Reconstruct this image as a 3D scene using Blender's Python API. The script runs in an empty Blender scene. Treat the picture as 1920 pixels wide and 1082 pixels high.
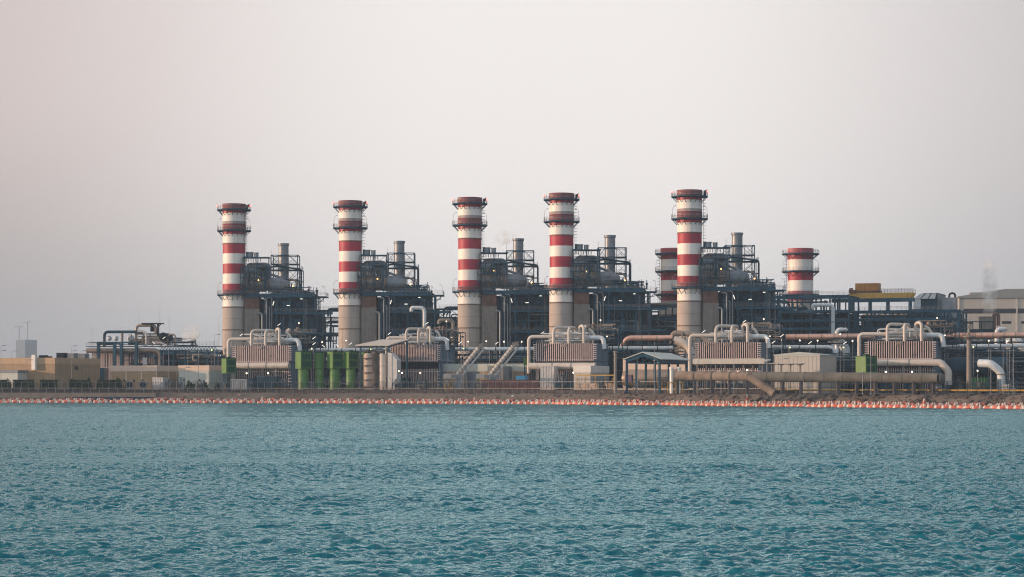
import bpy, math, random
from mathutils import Vector, Matrix, noise
R = math.radians
random.seed(7)
sc = bpy.context.scene
col = sc.collection

# ------------------------------------------------------------------ camera
F, HZ, CH = 4130.0, 723.0, 5.0          # focal length and horizon row in photo pixels, eye height in metres
cd = bpy.data.cameras.new('camera'); cam = bpy.data.objects.new('camera', cd); col.objects.link(cam)
cd.sensor_width = 36.0; cd.lens = F/1920*36.0
cam.location = (0, 0, CH); cam.rotation_euler = (R(90), 0, 0)
cd.shift_y = (HZ-541)/1920.0
cd.clip_start = 1.0; cd.clip_end = 30000
sc.camera = cam

# ------------------------------------------------------------------ sky, sun, exposure
SUN_EL, SUN_AZ = 6.0, 4.0               # low sun, to the left and a touch in front of the plant
w = bpy.data.worlds.new('World'); sc.world = w; w.use_nodes = True
nt = w.node_tree; N = nt.nodes; Lk = nt.links
for n in list(N): N.remove(n)
def nd(t, **k):
    n = N.new(t)
    for a, b in k.items(): setattr(n, a, b)
    return n
def mth(op, a, b=None, c=None, clamp=False):
    n = nd('ShaderNodeMath', operation=op, use_clamp=clamp)
    for i, x in enumerate((a, b, c)):
        if x is None: continue
        if isinstance(x, (int, float)): n.inputs[i].default_value = x
        else: Lk.new(x, n.inputs[i])
    return n.outputs[0]
def sstep(x, a, b):
    n = nd('ShaderNodeMapRange', interpolation_type='SMOOTHSTEP'); Lk.new(x, n.inputs[0])
    n.inputs[1].default_value = a; n.inputs[2].default_value = b
    return n.outputs[0]
def mixc(f, a, b, mode='MIX'):
    n = nd('ShaderNodeMix', data_type='RGBA', blend_type=mode)
    if isinstance(f, (int, float)): n.inputs[0].default_value = f
    else: Lk.new(f, n.inputs[0])
    for i, x in ((6, a), (7, b)):
        if isinstance(x, tuple): n.inputs[i].default_value = (*x, 1)
        else: Lk.new(x, n.inputs[i])
    return n.outputs[2]
tc = nd('ShaderNodeTexCoord'); sx = nd('ShaderNodeSeparateXYZ'); Lk.new(tc.outputs['Generated'], sx.inputs[0])
az = mth('ARCTAN2', sx.outputs[0], sx.outputs[1])          # azimuth from the plant's bearing
el = mth('ARCSINE', sx.outputs[2])
sky = nd('ShaderNodeTexSky', sky_type='NISHITA', sun_disc=False)
sky.sun_elevation = R(SUN_EL); sky.sun_rotation = R(270-SUN_AZ); sky.dust_density = 4.0; sky.air_density = 1.5
hi = mixc(sstep(el, R(-0.5), R(6.0)), (0.84, 0.81, 0.80), (0.92, 0.87, 0.855))       # thick dusty air, paler higher up
hi = mixc(sstep(el, R(10.0), R(50)), hi, (0.30, 0.40, 0.50))
azl = sstep(az, R(-1.0), R(-15.5)); azr = sstep(az, R(3.0), R(17.5))
hi = mixc(azl, hi, mixc(sstep(el, R(0), R(8)), (0.37, 0.345, 0.345), (0.64, 0.54, 0.53)))
hi = mixc(azr, hi, mixc(sstep(el, R(0), R(8)), (0.40, 0.40, 0.43), (0.56, 0.52, 0.53)))
hi = mixc(sstep(az, R(-30), R(-80)), hi, (0.90, 0.80, 0.72))
hi = mixc(sstep(az, R(25), R(60)), hi, (0.26, 0.31, 0.38))
hi = mixc(sstep(mth('ABSOLUTE', az), R(120), R(165)), hi, (0.66, 0.72, 0.80))
add = mixc(0.02, hi, sky.outputs[0], 'ADD')
bg = nd('ShaderNodeBackground'); Lk.new(add, bg.inputs[0]); bg.inputs[1].default_value = 1.0
wo = nd('ShaderNodeOutputWorld'); Lk.new(bg.outputs[0], wo.inputs[0])
sd = bpy.data.lights.new('sun', 'SUN'); sd.energy = 4.8; sd.angle = R(0.6); sd.color = (1.0, 0.64, 0.42)
so = bpy.data.objects.new('sun', sd); col.objects.link(so)
ce = math.cos(R(SUN_EL))
tosun = Vector((-math.cos(R(SUN_AZ))*ce, -math.sin(R(SUN_AZ))*ce, math.sin(R(SUN_EL))))
so.rotation_euler = tosun.to_track_quat('Z', 'Y').to_euler()
sc.view_settings.view_transform = 'Standard'; sc.view_settings.look = 'None'
sc.view_settings.exposure = 0.0; sc.view_settings.gamma = 1.0
sc.cycles.use_denoising = True; sc.cycles.denoising_prefilter = 'ACCURATE'
sc.cycles.pixel_filter_type = 'BLACKMAN_HARRIS'; sc.cycles.filter_width = 1.15
sc.cycles.max_bounces = 7; sc.cycles.diffuse_bounces = 2; sc.cycles.glossy_bounces = 3
sc.cycles.volume_bounces = 5; sc.cycles.use_fast_gi = False
sc.cycles.volume_step_rate = 2.0

# ------------------------------------------------------------------ materials
def mat(name, c, rough=0.6, metal=0.0, var=0.18, scale=0.6, streak=0.0, dirt=None, bump=0.0, emit=0.0):
    m = bpy.data.materials.new(name); m.use_nodes = True
    t = m.node_tree; b = t.nodes['Principled BSDF']; l = t.links
    b.inputs['Roughness'].default_value = rough; b.inputs['Metallic'].default_value = metal
    if emit:
        b.inputs['Base Color'].default_value = (*c, 1)
        b.inputs['Emission Color'].default_value = (*c, 1); b.inputs['Emission Strength'].default_value = emit
        return m
    tc_ = t.nodes.new('ShaderNodeTexCoord'); oi = t.nodes.new('ShaderNodeObjectInfo'); va = t.nodes.new('ShaderNodeVectorMath')
    l.new(tc_.outputs['Object'], va.inputs[0]); l.new(oi.outputs['Location'], va.inputs[1]); g = va
    def no(sc_, det, vec=None):
        n = t.nodes.new('ShaderNodeTexNoise'); n.inputs['Scale'].default_value = sc_; n.inputs['Detail'].default_value = det
        if vec is not None:
            mp = t.nodes.new('ShaderNodeMapping'); mp.inputs['Scale'].default_value = vec
            l.new(g.outputs[0], mp.inputs[0]); l.new(mp.outputs[0], n.inputs[0])
        else: l.new(g.outputs[0], n.inputs[0])
        return n
    n1 = no(scale, 5)
    mr = t.nodes.new('ShaderNodeMapRange'); l.new(n1.outputs[0], mr.inputs[0])
    mr.inputs[1].default_value = 0.3; mr.inputs[2].default_value = 0.7
    mr.inputs[3].default_value = 1-var; mr.inputs[4].default_value = 1+var
    hs = t.nodes.new('ShaderNodeHueSaturation'); hs.inputs['Color'].default_value = (*c, 1); l.new(mr.outputs[0], hs.inputs['Value'])
    out = hs.outputs[0]
    if streak:
        n2 = no(1.0, 6, (1.6, 1.6, 0.09))
        r2 = t.nodes.new('ShaderNodeMapRange'); l.new(n2.outputs[0], r2.inputs[0])
        r2.inputs[1].default_value = 0.50; r2.inputs[2].default_value = 0.72; r2.inputs[4].default_value = streak
        mx = t.nodes.new('ShaderNodeMix'); mx.data_type = 'RGBA'; l.new(r2.outputs[0], mx.inputs[0]); l.new(out, mx.inputs[6])
        d = dirt or (c[0]*0.35, c[1]*0.32, c[2]*0.30); mx.inputs[7].default_value = (*d, 1)
        out = mx.outputs[2]
    l.new(out, b.inputs['Base Color'])
    if bump:
        bp = t.nodes.new('ShaderNodeBump'); bp.inputs['Strength'].default_value = 0.6; bp.inputs['Distance'].default_value = bump
        l.new(n1.outputs[0], bp.inputs['Height']); l.new(bp.outputs[0], b.inputs['Normal'])
    return m
def dull(m, sp=0.2):
    m.node_tree.nodes['Principled BSDF'].inputs['Specular IOR Level'].default_value = sp; return m
M = dict(
 red=mat('red_paint', (0.37, 0.016, 0.042), 0.55, streak=0.5, dirt=(0.22, 0.06, 0.06), var=0.22, scale=0.25),
 sootred=mat('sooty_red_paint', (0.19, 0.045, 0.05), 0.7, streak=0.45, dirt=(0.10, 0.07, 0.07), var=0.25),
 white=mat('white_paint', (0.80, 0.78, 0.74), 0.55, streak=0.38, dirt=(0.52, 0.43, 0.34), var=0.04, scale=0.3),
 soot=mat('sooty_white_paint', (0.33, 0.29, 0.29), 0.7, streak=0.4, var=0.2),
 conc=mat('cast_concrete', (0.40, 0.36, 0.33), 0.85, streak=0.25, dirt=(0.28, 0.24, 0.21), var=0.08, scale=0.3),
 ring=mat('dark_joint', (0.16, 0.12, 0.10), 0.8),
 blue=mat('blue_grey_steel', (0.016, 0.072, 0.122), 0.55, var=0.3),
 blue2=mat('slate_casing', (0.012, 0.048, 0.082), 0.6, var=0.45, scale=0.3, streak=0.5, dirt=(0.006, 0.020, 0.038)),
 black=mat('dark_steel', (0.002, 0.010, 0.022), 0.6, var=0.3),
 grey=mat('grey_sheet_metal', (0.20, 0.235, 0.27), 0.45, 0.3, streak=0.25),
 lgrey=mat('light_grey_steel', (0.50, 0.51, 0.52), 0.5, var=0.12),
 galv=mat('galvanised_rail', (0.28, 0.30, 0.33), 0.5, 0.4),
 insul=mat('tan_insulated_cladding', (0.30, 0.235, 0.19), 0.42, 0.35, streak=0.35, scale=0.5),
 rust=mat('rusty_cladding', (0.15, 0.075, 0.055), 0.75, streak=0.5, var=0.35),
 duct=mat('weathered_duct_plate', (0.22, 0.195, 0.175), 0.7, streak=0.5, var=0.15),
 cream=mat('cream_pipe_paint', (0.53, 0.495, 0.455), 0.5, streak=0.15, var=0.08),
 bone=mat('white_pipe_paint', (0.60, 0.66, 0.70), 0.4, streak=0.2, var=0.08),
 copper=mat('pinkish_aluminium_lagging', (0.55, 0.36, 0.30), 0.35, 0.6, streak=0.25),
 fin=mat('pale_pink_stiffener', (0.56, 0.46, 0.45), 0.55, var=0.08),
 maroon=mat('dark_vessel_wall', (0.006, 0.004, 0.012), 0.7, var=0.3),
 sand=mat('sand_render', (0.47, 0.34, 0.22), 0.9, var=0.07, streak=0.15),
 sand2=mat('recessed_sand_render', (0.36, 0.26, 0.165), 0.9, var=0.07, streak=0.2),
 beige=mat('beige_cladding', (0.55, 0.515, 0.46), 0.7, var=0.05, streak=0.15),
 plaster=mat('pale_pink_plaster', (0.66, 0.53, 0.44), 0.85, var=0.05, streak=0.15),
 palegr=mat('pale_sage_fascia', (0.50, 0.54, 0.51), 0.7, var=0.05),
 roofgr=mat('grey_green_roof', (0.27, 0.29, 0.29), 0.6, var=0.06),
 glass=mat('dark_window_band', (0.03, 0.03, 0.04), 0.25),
 lime=mat('green_paint', (0.065, 0.185, 0.035), 0.5, var=0.12, streak=0.25),
 dgreen=mat('dark_and_shaded_green', (0.008, 0.062, 0.035), 0.55, var=0.2),
 leaf=mat('foliage', (0.035, 0.065, 0.022), 0.8, var=0.45, scale=1.5),
 bark=mat('bark', (0.10, 0.07, 0.05), 0.9),
 wallred=mat('dull_red_wall', (0.085, 0.045, 0.05), 0.9, var=0.3),
 wallgrey=mat('grey_wall', (0.075, 0.07, 0.078), 0.9, var=0.25),
 finshade=mat('shaded_blue_stiffener', (0.20, 0.28, 0.37), 0.55, var=0.1),  # side fins: blue of the shaded face put into their colour
 yellow=mat('yellow_paint', (0.50, 0.31, 0.06), 0.5, streak=0.2),
 orange=mat('orange_crane_paint', (0.42, 0.19, 0.03), 0.55, streak=0.3),
 bluetarp=mat('bright_blue_sheet', (0.01, 0.20, 0.42), 0.5),
 purple=mat('purple_cabinet', (0.14, 0.09, 0.16), 0.6),
 concpipe=mat('mottled_concrete_pipe', (0.12, 0.118, 0.108), 0.9, var=0.25, streak=0.35, scale=0.35),
 rustpipe=mat('rusty_concrete_pipe', (0.22, 0.17, 0.135), 0.85, var=0.3, streak=0.4, scale=0.5),
 float_o=mat('orange_red_float', (0.56, 0.125, 0.075), 0.45, var=0.15),
 float_d=mat('faded_red_float', (0.40, 0.11, 0.09), 0.6, var=0.2),
 float_w=mat('white_float', (0.66, 0.54, 0.47), 0.5, var=0.12),
 rock=mat('riprap_rock', (0.085, 0.070, 0.068), 0.95, var=0.6, scale=0.25, bump=0.15),
 earth=mat('sandy_earth', (0.135, 0.115, 0.10), 0.95, var=0.3, scale=0.12, bump=0.1),
 quay=mat('quay_concrete', (0.22, 0.185, 0.16), 0.9, var=0.15, streak=0.2),
 fogblue=mat('haze_tinted_tower', (0.15, 0.21, 0.27), 0.4, var=0.05, scale=0.02),  # distance haze mixed into the pale blue of tower and cranes
 lampw=mat('lamp_glow_warm', (1.0, 0.80, 0.55), emit=4.0),
 lampc=mat('lamp_glow_white', (1.0, 0.95, 0.82), emit=1.3),
 lampy=mat('lamp_glow_yellow', (0.85, 0.95, 0.35), emit=2.5),
 lampo=mat('lamp_glow_orange', (1.0, 0.50, 0.15), emit=5.0),
 lampr=mat('beacon_glow_red', (1.0, 0.12, 0.08), emit=6.0),
)

for k_ in ('blue','blue2','black','maroon','sootred','rock','earth','wallgrey','dgreen'): dull(M[k_])

# ------------------------------------------------------------------ mesh helpers
class MB:
    def __init__(s): s.v = []; s.f = []; s.m = []; s.k = 0; s.sm = []
    def face(s, idx, smooth=False): s.f.append(idx); s.m.append(s.k); s.sm.append(smooth)
    def box(s, x0, x1, y0, y1, z0, z1):
        b = len(s.v)
        s.v += [(x0,y0,z0),(x1,y0,z0),(x1,y1,z0),(x0,y1,z0),(x0,y0,z1),(x1,y0,z1),(x1,y1,z1),(x0,y1,z1)]
        for q in ((0,3,2,1),(4,5,6,7),(0,1,5,4),(1,2,6,5),(2,3,7,6),(3,0,4,7)): s.face([b+i for i in q])
        return s
    def bar(s, p, q, r): return s.tube([p, q], r, 4)
    def prism(s, poly, axis, a, b):
        # poly: list of 2-D points in the plane normal to axis ('x' or 'y'), extruded a..b
        n = len(poly); k = len(s.v)
        for t in (a, b):
            for (u, z) in poly: s.v.append((t, u, z) if axis == 'x' else (u, t, z))
        s.face([k+i for i in range(n)][::-1]); s.face([k+n+i for i in range(n)])
        for i in range(n): s.face([k+i, k+(i+1)%n, k+n+(i+1)%n, k+n+i])
        return s
    def tube(s, pts, r, n=8, cap=True):
        pts = [Vector(p) for p in pts]; rr = r if isinstance(r, (list, tuple)) else [r]*len(pts)
        rings = []; up = None
        for i, p in enumerate(pts):
            if i == 0: d = (pts[1]-p)
            elif i == len(pts)-1: d = (p-pts[-2])
            else: d = (pts[i+1]-p).normalized()+(p-pts[i-1]).normalized()
            d.normalize()
            if up is None:
                up = Vector((0,0,1)) if abs(d.z) < 0.9 else Vector((0,1,0))
            a = up.cross(d)
            if a.length < 1e-4: a = Vector((1,0,0)).cross(d)
            a.normalize(); b_ = d.cross(a).normalized(); up = b_
            k = len(s.v); off = math.pi/4 if n == 4 else 0
            for j in range(n):
                t = 2*math.pi*j/n+off
                s.v.append(tuple(p+(a*math.cos(t)+b_*math.sin(t))*rr[i]))
            rings.append(k)
        for i in range(len(rings)-1):
            for j in range(n):
                s.face([rings[i]+j, rings[i]+(j+1)%n, rings[i+1]+(j+1)%n, rings[i+1]+j], n > 4)
        if cap:
            s.face([rings[0]+j for j in range(n)][::-1]); s.face([rings[-1]+j for j in range(n)])
        return s
    def lathe(s, prof, n=24, c=(0,0,0), axis='z', mats=None, cap=True):
        rings = []
        for (r, z) in prof:
            k = len(s.v)
            for j in range(n):
                t = 2*math.pi*j/n; a, b = r*math.cos(t), r*math.sin(t)
                if axis == 'z': p = (c[0]+a, c[1]+b, c[2]+z)
                elif axis == 'x': p = (c[0]+z, c[1]+a, c[2]+b)
                else: p = (c[0]+b, c[1]+z, c[2]+a)
                s.v.append(p)
            rings.append(k)
        k0 = s.k
        for i in range(len(rings)-1):
            if mats: s.k = mats[i]
            for j in range(n):
                s.face([rings[i]+j, rings[i]+(j+1)%n, rings[i+1]+(j+1)%n, rings[i+1]+j], True)
        s.k = k0
        if cap:
            s.face([rings[0]+j for j in range(n)][::-1]); s.face([rings[-1]+j for j in range(n)])
        return s
    def ball(s, c, r, n=10, h=6):
        return s.lathe([(max(r*math.sin(math.pi*i/h), r*0.02), -r*math.cos(math.pi*i/h)) for i in range(h+1)], n, c)
    def build(s, name, mats, parent=None, loc=(0,0,0), rz=0):
        me = bpy.data.meshes.new(name); me.from_pydata(s.v, [], s.f)
        if not isinstance(mats, (list, tuple)): mats = [mats]
        for m in mats: me.materials.append(m)
        me.polygons.foreach_set('material_index', [min(i, len(mats)-1) for i in s.m])
        me.polygons.foreach_set('use_smooth', s.sm)
        if any(s.sm):
            try: me.set_sharp_from_angle(angle=R(40))
            except Exception: pass
        me.update()
        o = bpy.data.objects.new(name, me); col.objects.link(o); o.parent = parent
        if parent is None or loc != (0,0,0) or rz: o.location = loc; o.rotation_euler = (0,0,rz)
        return o
def tag(o, label=None, cat=None, group=None, kind=None):
    if label: o['label'] = label
    if cat: o['category'] = cat
    if group: o['group'] = group
    if kind: o['kind'] = kind
    return o
def thing(name, label, cat, loc, rz=None, group=None):
    o = bpy.data.objects.new(name, None); col.objects.link(o); o.location = loc
    o.rotation_euler = (0, 0, -TH if rz is None else rz); return tag(o, label, cat, group)
def copy_tree(o, parent=None):
    c = o.copy(); col.objects.link(c); c.parent = parent
    for ch in list(o.children): copy_tree(ch, c)
    return c
def bend(pts, rad, k=5):
    """polyline with its corners rounded"""
    P = [Vector(p) for p in pts]; out = [P[0]]
    for i in range(1, len(P)-1):
        a, b, c = P[i-1], P[i], P[i+1]
        r = min(rad, (a-b).length*0.49, (c-b).length*0.49)
        s_, e = b+(a-b).normalized()*r, b+(c-b).normalized()*r
        for j in range(k+1):
            t = j/k; out.append(s_*(1-t)**2+b*2*t*(1-t)+e*t*t)
    out.append(P[-1]); return out
def collars(mb, p, q, r, step, w=0.12):
    p, q = Vector(p), Vector(q); L = (q-p).length; n = max(1, int(L/step)); d = (q-p).normalized()
    for i in range(1, n):
        c = p+(q-p)*i/n; mb.tube([c-d*w, c+d*w], r, 12)
def rail(mb, pts, h=1.1, r=0.035, step=1.6, closed=False, mids=2):
    P = [Vector(p) for p in pts]
    if closed: P.append(P[0])
    for a, b in zip(P[:-1], P[1:]):
        for k in range(mids+1):
            z = Vector((0,0,h*(k+1)/(mids+1))); mb.bar(a+z, b+z, r)
        n = max(1, int((b-a).length/step))
        for i in range(n+1):
            c = a+(b-a)*i/n; mb.bar(c, c+Vector((0,0,h)), r)
def xbrace(mb, a, b, z0, z1, r):
    mb.bar((*a, z0), (*b, z1), r); mb.bar((*b, z0), (*a, z1), r)

# ------------------------------------------------------------------ layout helpers
TH = R(20); U = Vector((math.cos(TH), -math.sin(TH), 0)); V = Vector((math.sin(TH), math.cos(TH), 0)); GZ = 3.0
def at(px, Y, z=GZ): return Vector(((px-960)/F*Y, Y, z))
def zz(py, Y): return CH+(HZ-py)*Y/F
def lz(py, Y): return zz(py, Y)-GZ
def span(pl, pr, Y):
    """front wall running along the plant's row direction from column pl (at distance Y) to column pr"""
    p = at(pl, Y); k = (pr-960)/F; t = (k*Y-p.x)/(math.cos(TH)+math.sin(TH)*k); return p, t
def online(P0, px):
    k = (px-960)/F; t = (k*P0.y-P0.x)/(math.cos(TH)+math.sin(TH)*k); return P0+U*t
WL = [(-400,755.6),(0,756),(250,756.2),(500,756.6),(750,757.4),(1000,758.6),(1250,760.8),(1500,763.6),(1750,766.3),(1920,768),(2250,772)]
SH = [((px-960)/F*(F*CH/(py-HZ)), F*CH/(py-HZ)) for px, py in WL]
def shoreY(X):
    if X <= SH[0][0]: return SH[0][1]
    for (x0, y0), (x1, y1) in zip(SH[:-1], SH[1:]):
        if X <= x1: return y0+(y1-y0)*(X-x0)/(x1-x0)
    return SH[-1][1]-(X-SH[-1][0])*1.1
def onshore(px, off):
    Y = 560.0
    for _ in range(40): Y = 0.5*Y+0.5*(shoreY((px-960)/F*Y)+off)
    return at(px, Y)
EXEC_MARK = 1

# ------------------------------------------------------------------ setting: water, ground, shore
wm = bpy.data.materials.new('sea_water'); wm.use_nodes = True
t = wm.node_tree; l = t.links; t.nodes.remove(t.nodes['Principled BSDF']); mo = t.nodes['Material Output']
g = t.nodes.new('ShaderNodeTexCoord')
def wn(scale, det, vec):
    mp = t.nodes.new('ShaderNodeMapping'); mp.inputs['Scale'].default_value = vec; l.new(g.outputs['Object'], mp.inputs[0])
    n = t.nodes.new('ShaderNodeTexNoise'); n.inputs['Scale'].default_value = scale; n.inputs['Detail'].default_value = det; l.new(mp.outputs[0], n.inputs[0]); return n.outputs[0]
b1 = t.nodes.new('ShaderNodeBump'); b1.inputs['Distance'].default_value = 0.20; l.new(wn(2.4, 4, (1,1.2,0)), b1.inputs['Height'])
b2_ = t.nodes.new('ShaderNodeBump'); b2_.inputs['Distance'].default_value = 0.40; l.new(wn(0.55, 3, (1,.7,0)), b2_.inputs['Height']); l.new(b2_.outputs[0], b1.inputs['Normal'])
df = t.nodes.new('ShaderNodeBsdfDiffuse'); df.inputs[0].default_value = (0.0, 0.120, 0.165, 1); l.new(b2_.outputs[0], df.inputs['Normal'])
gl = t.nodes.new('ShaderNodeBsdfGlossy'); gl.inputs['Color'].default_value = (0.70, 0.96, 1.0, 1); gl.inputs['Roughness'].default_value = 0.08; l.new(b1.outputs[0], gl.inputs['Normal'])
fr = t.nodes.new('ShaderNodeFresnel'); fr.inputs[0].default_value = 1.33; l.new(b1.outputs[0], fr.inputs['Normal'])
mxs = t.nodes.new('ShaderNodeMixShader'); l.new(fr.outputs[0], mxs.inputs[0]); l.new(df.outputs[0], mxs.inputs[1]); l.new(gl.outputs[0], mxs.inputs[2]); l.new(mxs.outputs[0], mo.inputs['Surface'])
import numpy as np
def vnoise(x, y, seed):
    """smooth value noise on an integer lattice"""
    rs = np.random.RandomState(seed); T = rs.rand(256, 256)*2-1
    xi, yi = np.floor(x).astype(int), np.floor(y).astype(int); fx, fy = x-xi, y-yi
    fx = fx*fx*(3-2*fx); fy = fy*fy*(3-2*fy)
    A = T[xi % 256, yi % 256]; B = T[(xi+1) % 256, yi % 256]; Cc = T[xi % 256, (yi+1) % 256]; D = T[(xi+1) % 256, (yi+1) % 256]
    return (A*(1-fx)+B*fx)*(1-fy)+(Cc*(1-fx)+D*fx)*fy
ys = [48.0]
while ys[-1] < 640: ys.append(ys[-1]+max(.09, ys[-1]*.0022))
ys = np.array(ys); NC = 620; ta = np.linspace(-.33, .33, NC)
YY, TT = np.meshgrid(ys, ta, indexing='ij'); XX = YY*TT
spc = np.maximum(YY*.0022, YY*.66/NC)+0*XX
rs = np.random.RandomState(4); Zw = np.zeros_like(XX)
gust = 1.0+.35*vnoise(XX/70+3, YY/17+5, 1)+.3*vnoise(XX/23, YY/6+9, 2)
slick = np.clip((vnoise(XX/90+7, YY/9+2, 8)-.42)*5, 0, 1)
gust = np.clip(gust*(1-.55*slick)*(.95+YY/450), .12, 1.5)
for lam, amp, nw in ((.26,.008,9),(.4,.014,9),(.62,.020,9),(.95,.022,9),(1.5,.018,8),(2.6,.010,6)):
    fade = np.clip((lam/spc-.7)/.8, 0, 1)
    acc = np.zeros_like(XX)
    for k in range(nw):
        th = rs.normal(-1.45, .48); L1 = lam*rs.uniform(.75, 1.35); kk = 2*np.pi/L1
        ph = (XX*np.cos(th)+YY*np.sin(th))*kk+rs.uniform(0, 6.28)+1.6*vnoise(XX/(lam*3)+k, YY/(lam*3)+k*7, 20+k)
        acc += 1-2*np.abs(np.sin(ph/2))**1.1 if lam < 7 else np.sin(ph)
    acc *= amp*(1.7/np.sqrt(nw))*fade*(gust if lam < 4 else .8+YY/450)*(1.45 if lam < 5 else .7)
    Zw += acc
Zw -= Zw.mean()
edge = np.clip((.33-np.abs(TT))/.01, 0, 1)*np.clip((YY-48)/2, 0, 1); Zw = Zw*edge
V_ = np.stack([XX, YY, Zw], -1).reshape(-1, 3); nr = len(ys)
I = np.arange(nr*NC).reshape(nr, NC); Fq = np.stack([I[:-1,:-1], I[:-1,1:], I[1:,1:], I[1:,:-1]], -1).reshape(-1, 4)
me = bpy.data.meshes.new('water'); me.vertices.add(len(V_)); me.vertices.foreach_set('co', V_.astype('f').ravel())
me.loops.add(Fq.size); me.loops.foreach_set('vertex_index', Fq.astype('i').ravel()); me.polygons.add(len(Fq))
me.polygons.foreach_set('loop_start', np.arange(0, Fq.size, 4, dtype='i')); me.polygons.foreach_set('use_smooth', np.ones(len(Fq), bool))
me.materials.append(wm); me.update(); me.validate()
wo_ = bpy.data.objects.new('water', me); col.objects.link(wo_); tag(wo_, kind='structure')
# the calm water sheet round the waves: left, right, in front and behind, butted to them
mb = MB()
k33 = .33
for q_ in ([(-3900,-250),(3900,-250),(3900,48),(-3900,48)], [(-3900,48),(-48*k33,48),(-640.9*k33,640.9),(-3900,640.9)], [(48*k33,48),(3900,48),(3900,640.9),(640.9*k33,640.9)], [(-3900,640.9),(3900,640.9),(3900,7700),(-3900,7700)]):
    k = len(mb.v); mb.v += [(x, y, 0) for x, y in q_]; mb.face([k,k+1,k+2,k+3])
tag(mb.build('water', wm), kind='structure')

mb = MB(); xs = [-3800, -900, -400]+[-300+i*8 for i in range(76)]+[400, 900, 3800]
for x in xs:
    y = shoreY(x)+12; mb.v += [(x, y, GZ), (x, 7600, GZ)]
for i in range(len(xs)-1): mb.face([2*i, 2*i+2, 2*i+3, 2*i+1])
tag(mb.build('ground', M['earth']), kind='structure')
# shore bank under the riprap, from the water's edge up to the ground sheet
mb = MB(); XQ = at(290, 630).x
xs2 = [XQ+i*2.0 for i in range(0, 170)]
for i, x in enumerate(xs2):
    y = shoreY(x)
    for (dy, z) in ((2.0, -0.6), (6.5, 1.6), (9.5, 2.75), (12.5, 3.02)):
        q = noise.noise(Vector((x*0.15, dy, 3)))*0.35 if 0 < dy < 12 else 0
        mb.v.append((x, y+dy+q, z+q))
for i in range(len(xs2)-1):
    for k in range(3): mb.face([4*i+k, 4*i+4+k, 4*i+5+k, 4*i+1+k], True)
tag(mb.build('shore_bank', M['earth']), kind='structure')
# riprap
def ico():
    p = (1+5**.5)/2
    v = [Vector(q).normalized() for q in ((-1,p,0),(1,p,0),(-1,-p,0),(1,-p,0),(0,-1,p),(0,1,p),(0,-1,-p),(0,1,-p),(p,0,-1),(p,0,1),(-p,0,-1),(-p,0,1))]
    f = [(0,11,5),(0,5,1),(0,1,7),(0,7,10),(0,10,11),(1,5,9),(5,11,4),(11,10,2),(10,7,6),(7,1,8),(3,9,4),(3,4,2),(3,2,6),(3,6,8),(3,8,9),(4,9,5),(2,4,11),(6,2,10),(8,6,7),(9,8,1)]
    return v, f
IV, IF = ico()
mb = MB()
def rock(c, s_):
    k = len(mb.v); e = Matrix.Rotation(random.random()*6.28, 3, 'Z') @ Matrix.Rotation(random.random()*6.28, 3, 'X')
    sc3 = Vector((random.uniform(.6,1.2), random.uniform(.6,1.1), random.uniform(.45,.85)))*s_
    for q in IV:
        p = e @ (q*random.uniform(.75,1.2)); mb.v.append((c[0]+p.x*sc3.x, c[1]+p.y*sc3.y, c[2]+p.z*sc3.z))
    for q in IF: mb.face([k+i for i in q])
x = XQ-1
while x < 165:
    right = min(1, max(0, (x+10)/60))
    for k in range(8):
        tt = random.random(); dy = 2.5+tt*8.5; z = -0.2+tt*3.1
        if tt > 0.75 and random.random() > 0.35+0.5*right: continue
        rock((x+random.uniform(-.5,.5), shoreY(x)+dy, z), random.uniform(.25,.62)*(1+.7*right*(random.random() < .35)))
    x += 0.42
tag(mb.build('riprap', [M['rock']]), 'dark rough rocks heaped along the water edge below the fence', 'rocks', kind='stuff')
# quay at the left with dark openings
P0 = onshore(-60, 5.5); P1 = onshore(292, 6.5); Lq = (P1-P0).length; rq = math.atan2(P1.y-P0.y, P1.x-P0.x)
q = thing('quay', 'low concrete quay with dark openings at the left water edge', 'quay', (P0.x, P0.y, 0), rq)
mb = MB(); mb.box(0, Lq, 0, 9, 1.35, 2.95); mb.build('deck_slab', M['quay'], q)
mb = MB()
for i in range(0, int(Lq/5.1)+1): mb.box(i*5.1, i*5.1+0.9, 0.3, 8, -0.6, 1.35)
mb.box(0, Lq, 8, 8.5, -0.6, 1.34); mb.build('pier', M['quay'], q)
mb = MB()
for a, b2 in ((0.52, 0.62), (0.63, 0.77), (0.78, 0.985)): mb.box(Lq*a, Lq*b2, -0.25, -0.05, 0.35, 1.75)
mb.build('fender_panel', M['blue2'], q)

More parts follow.
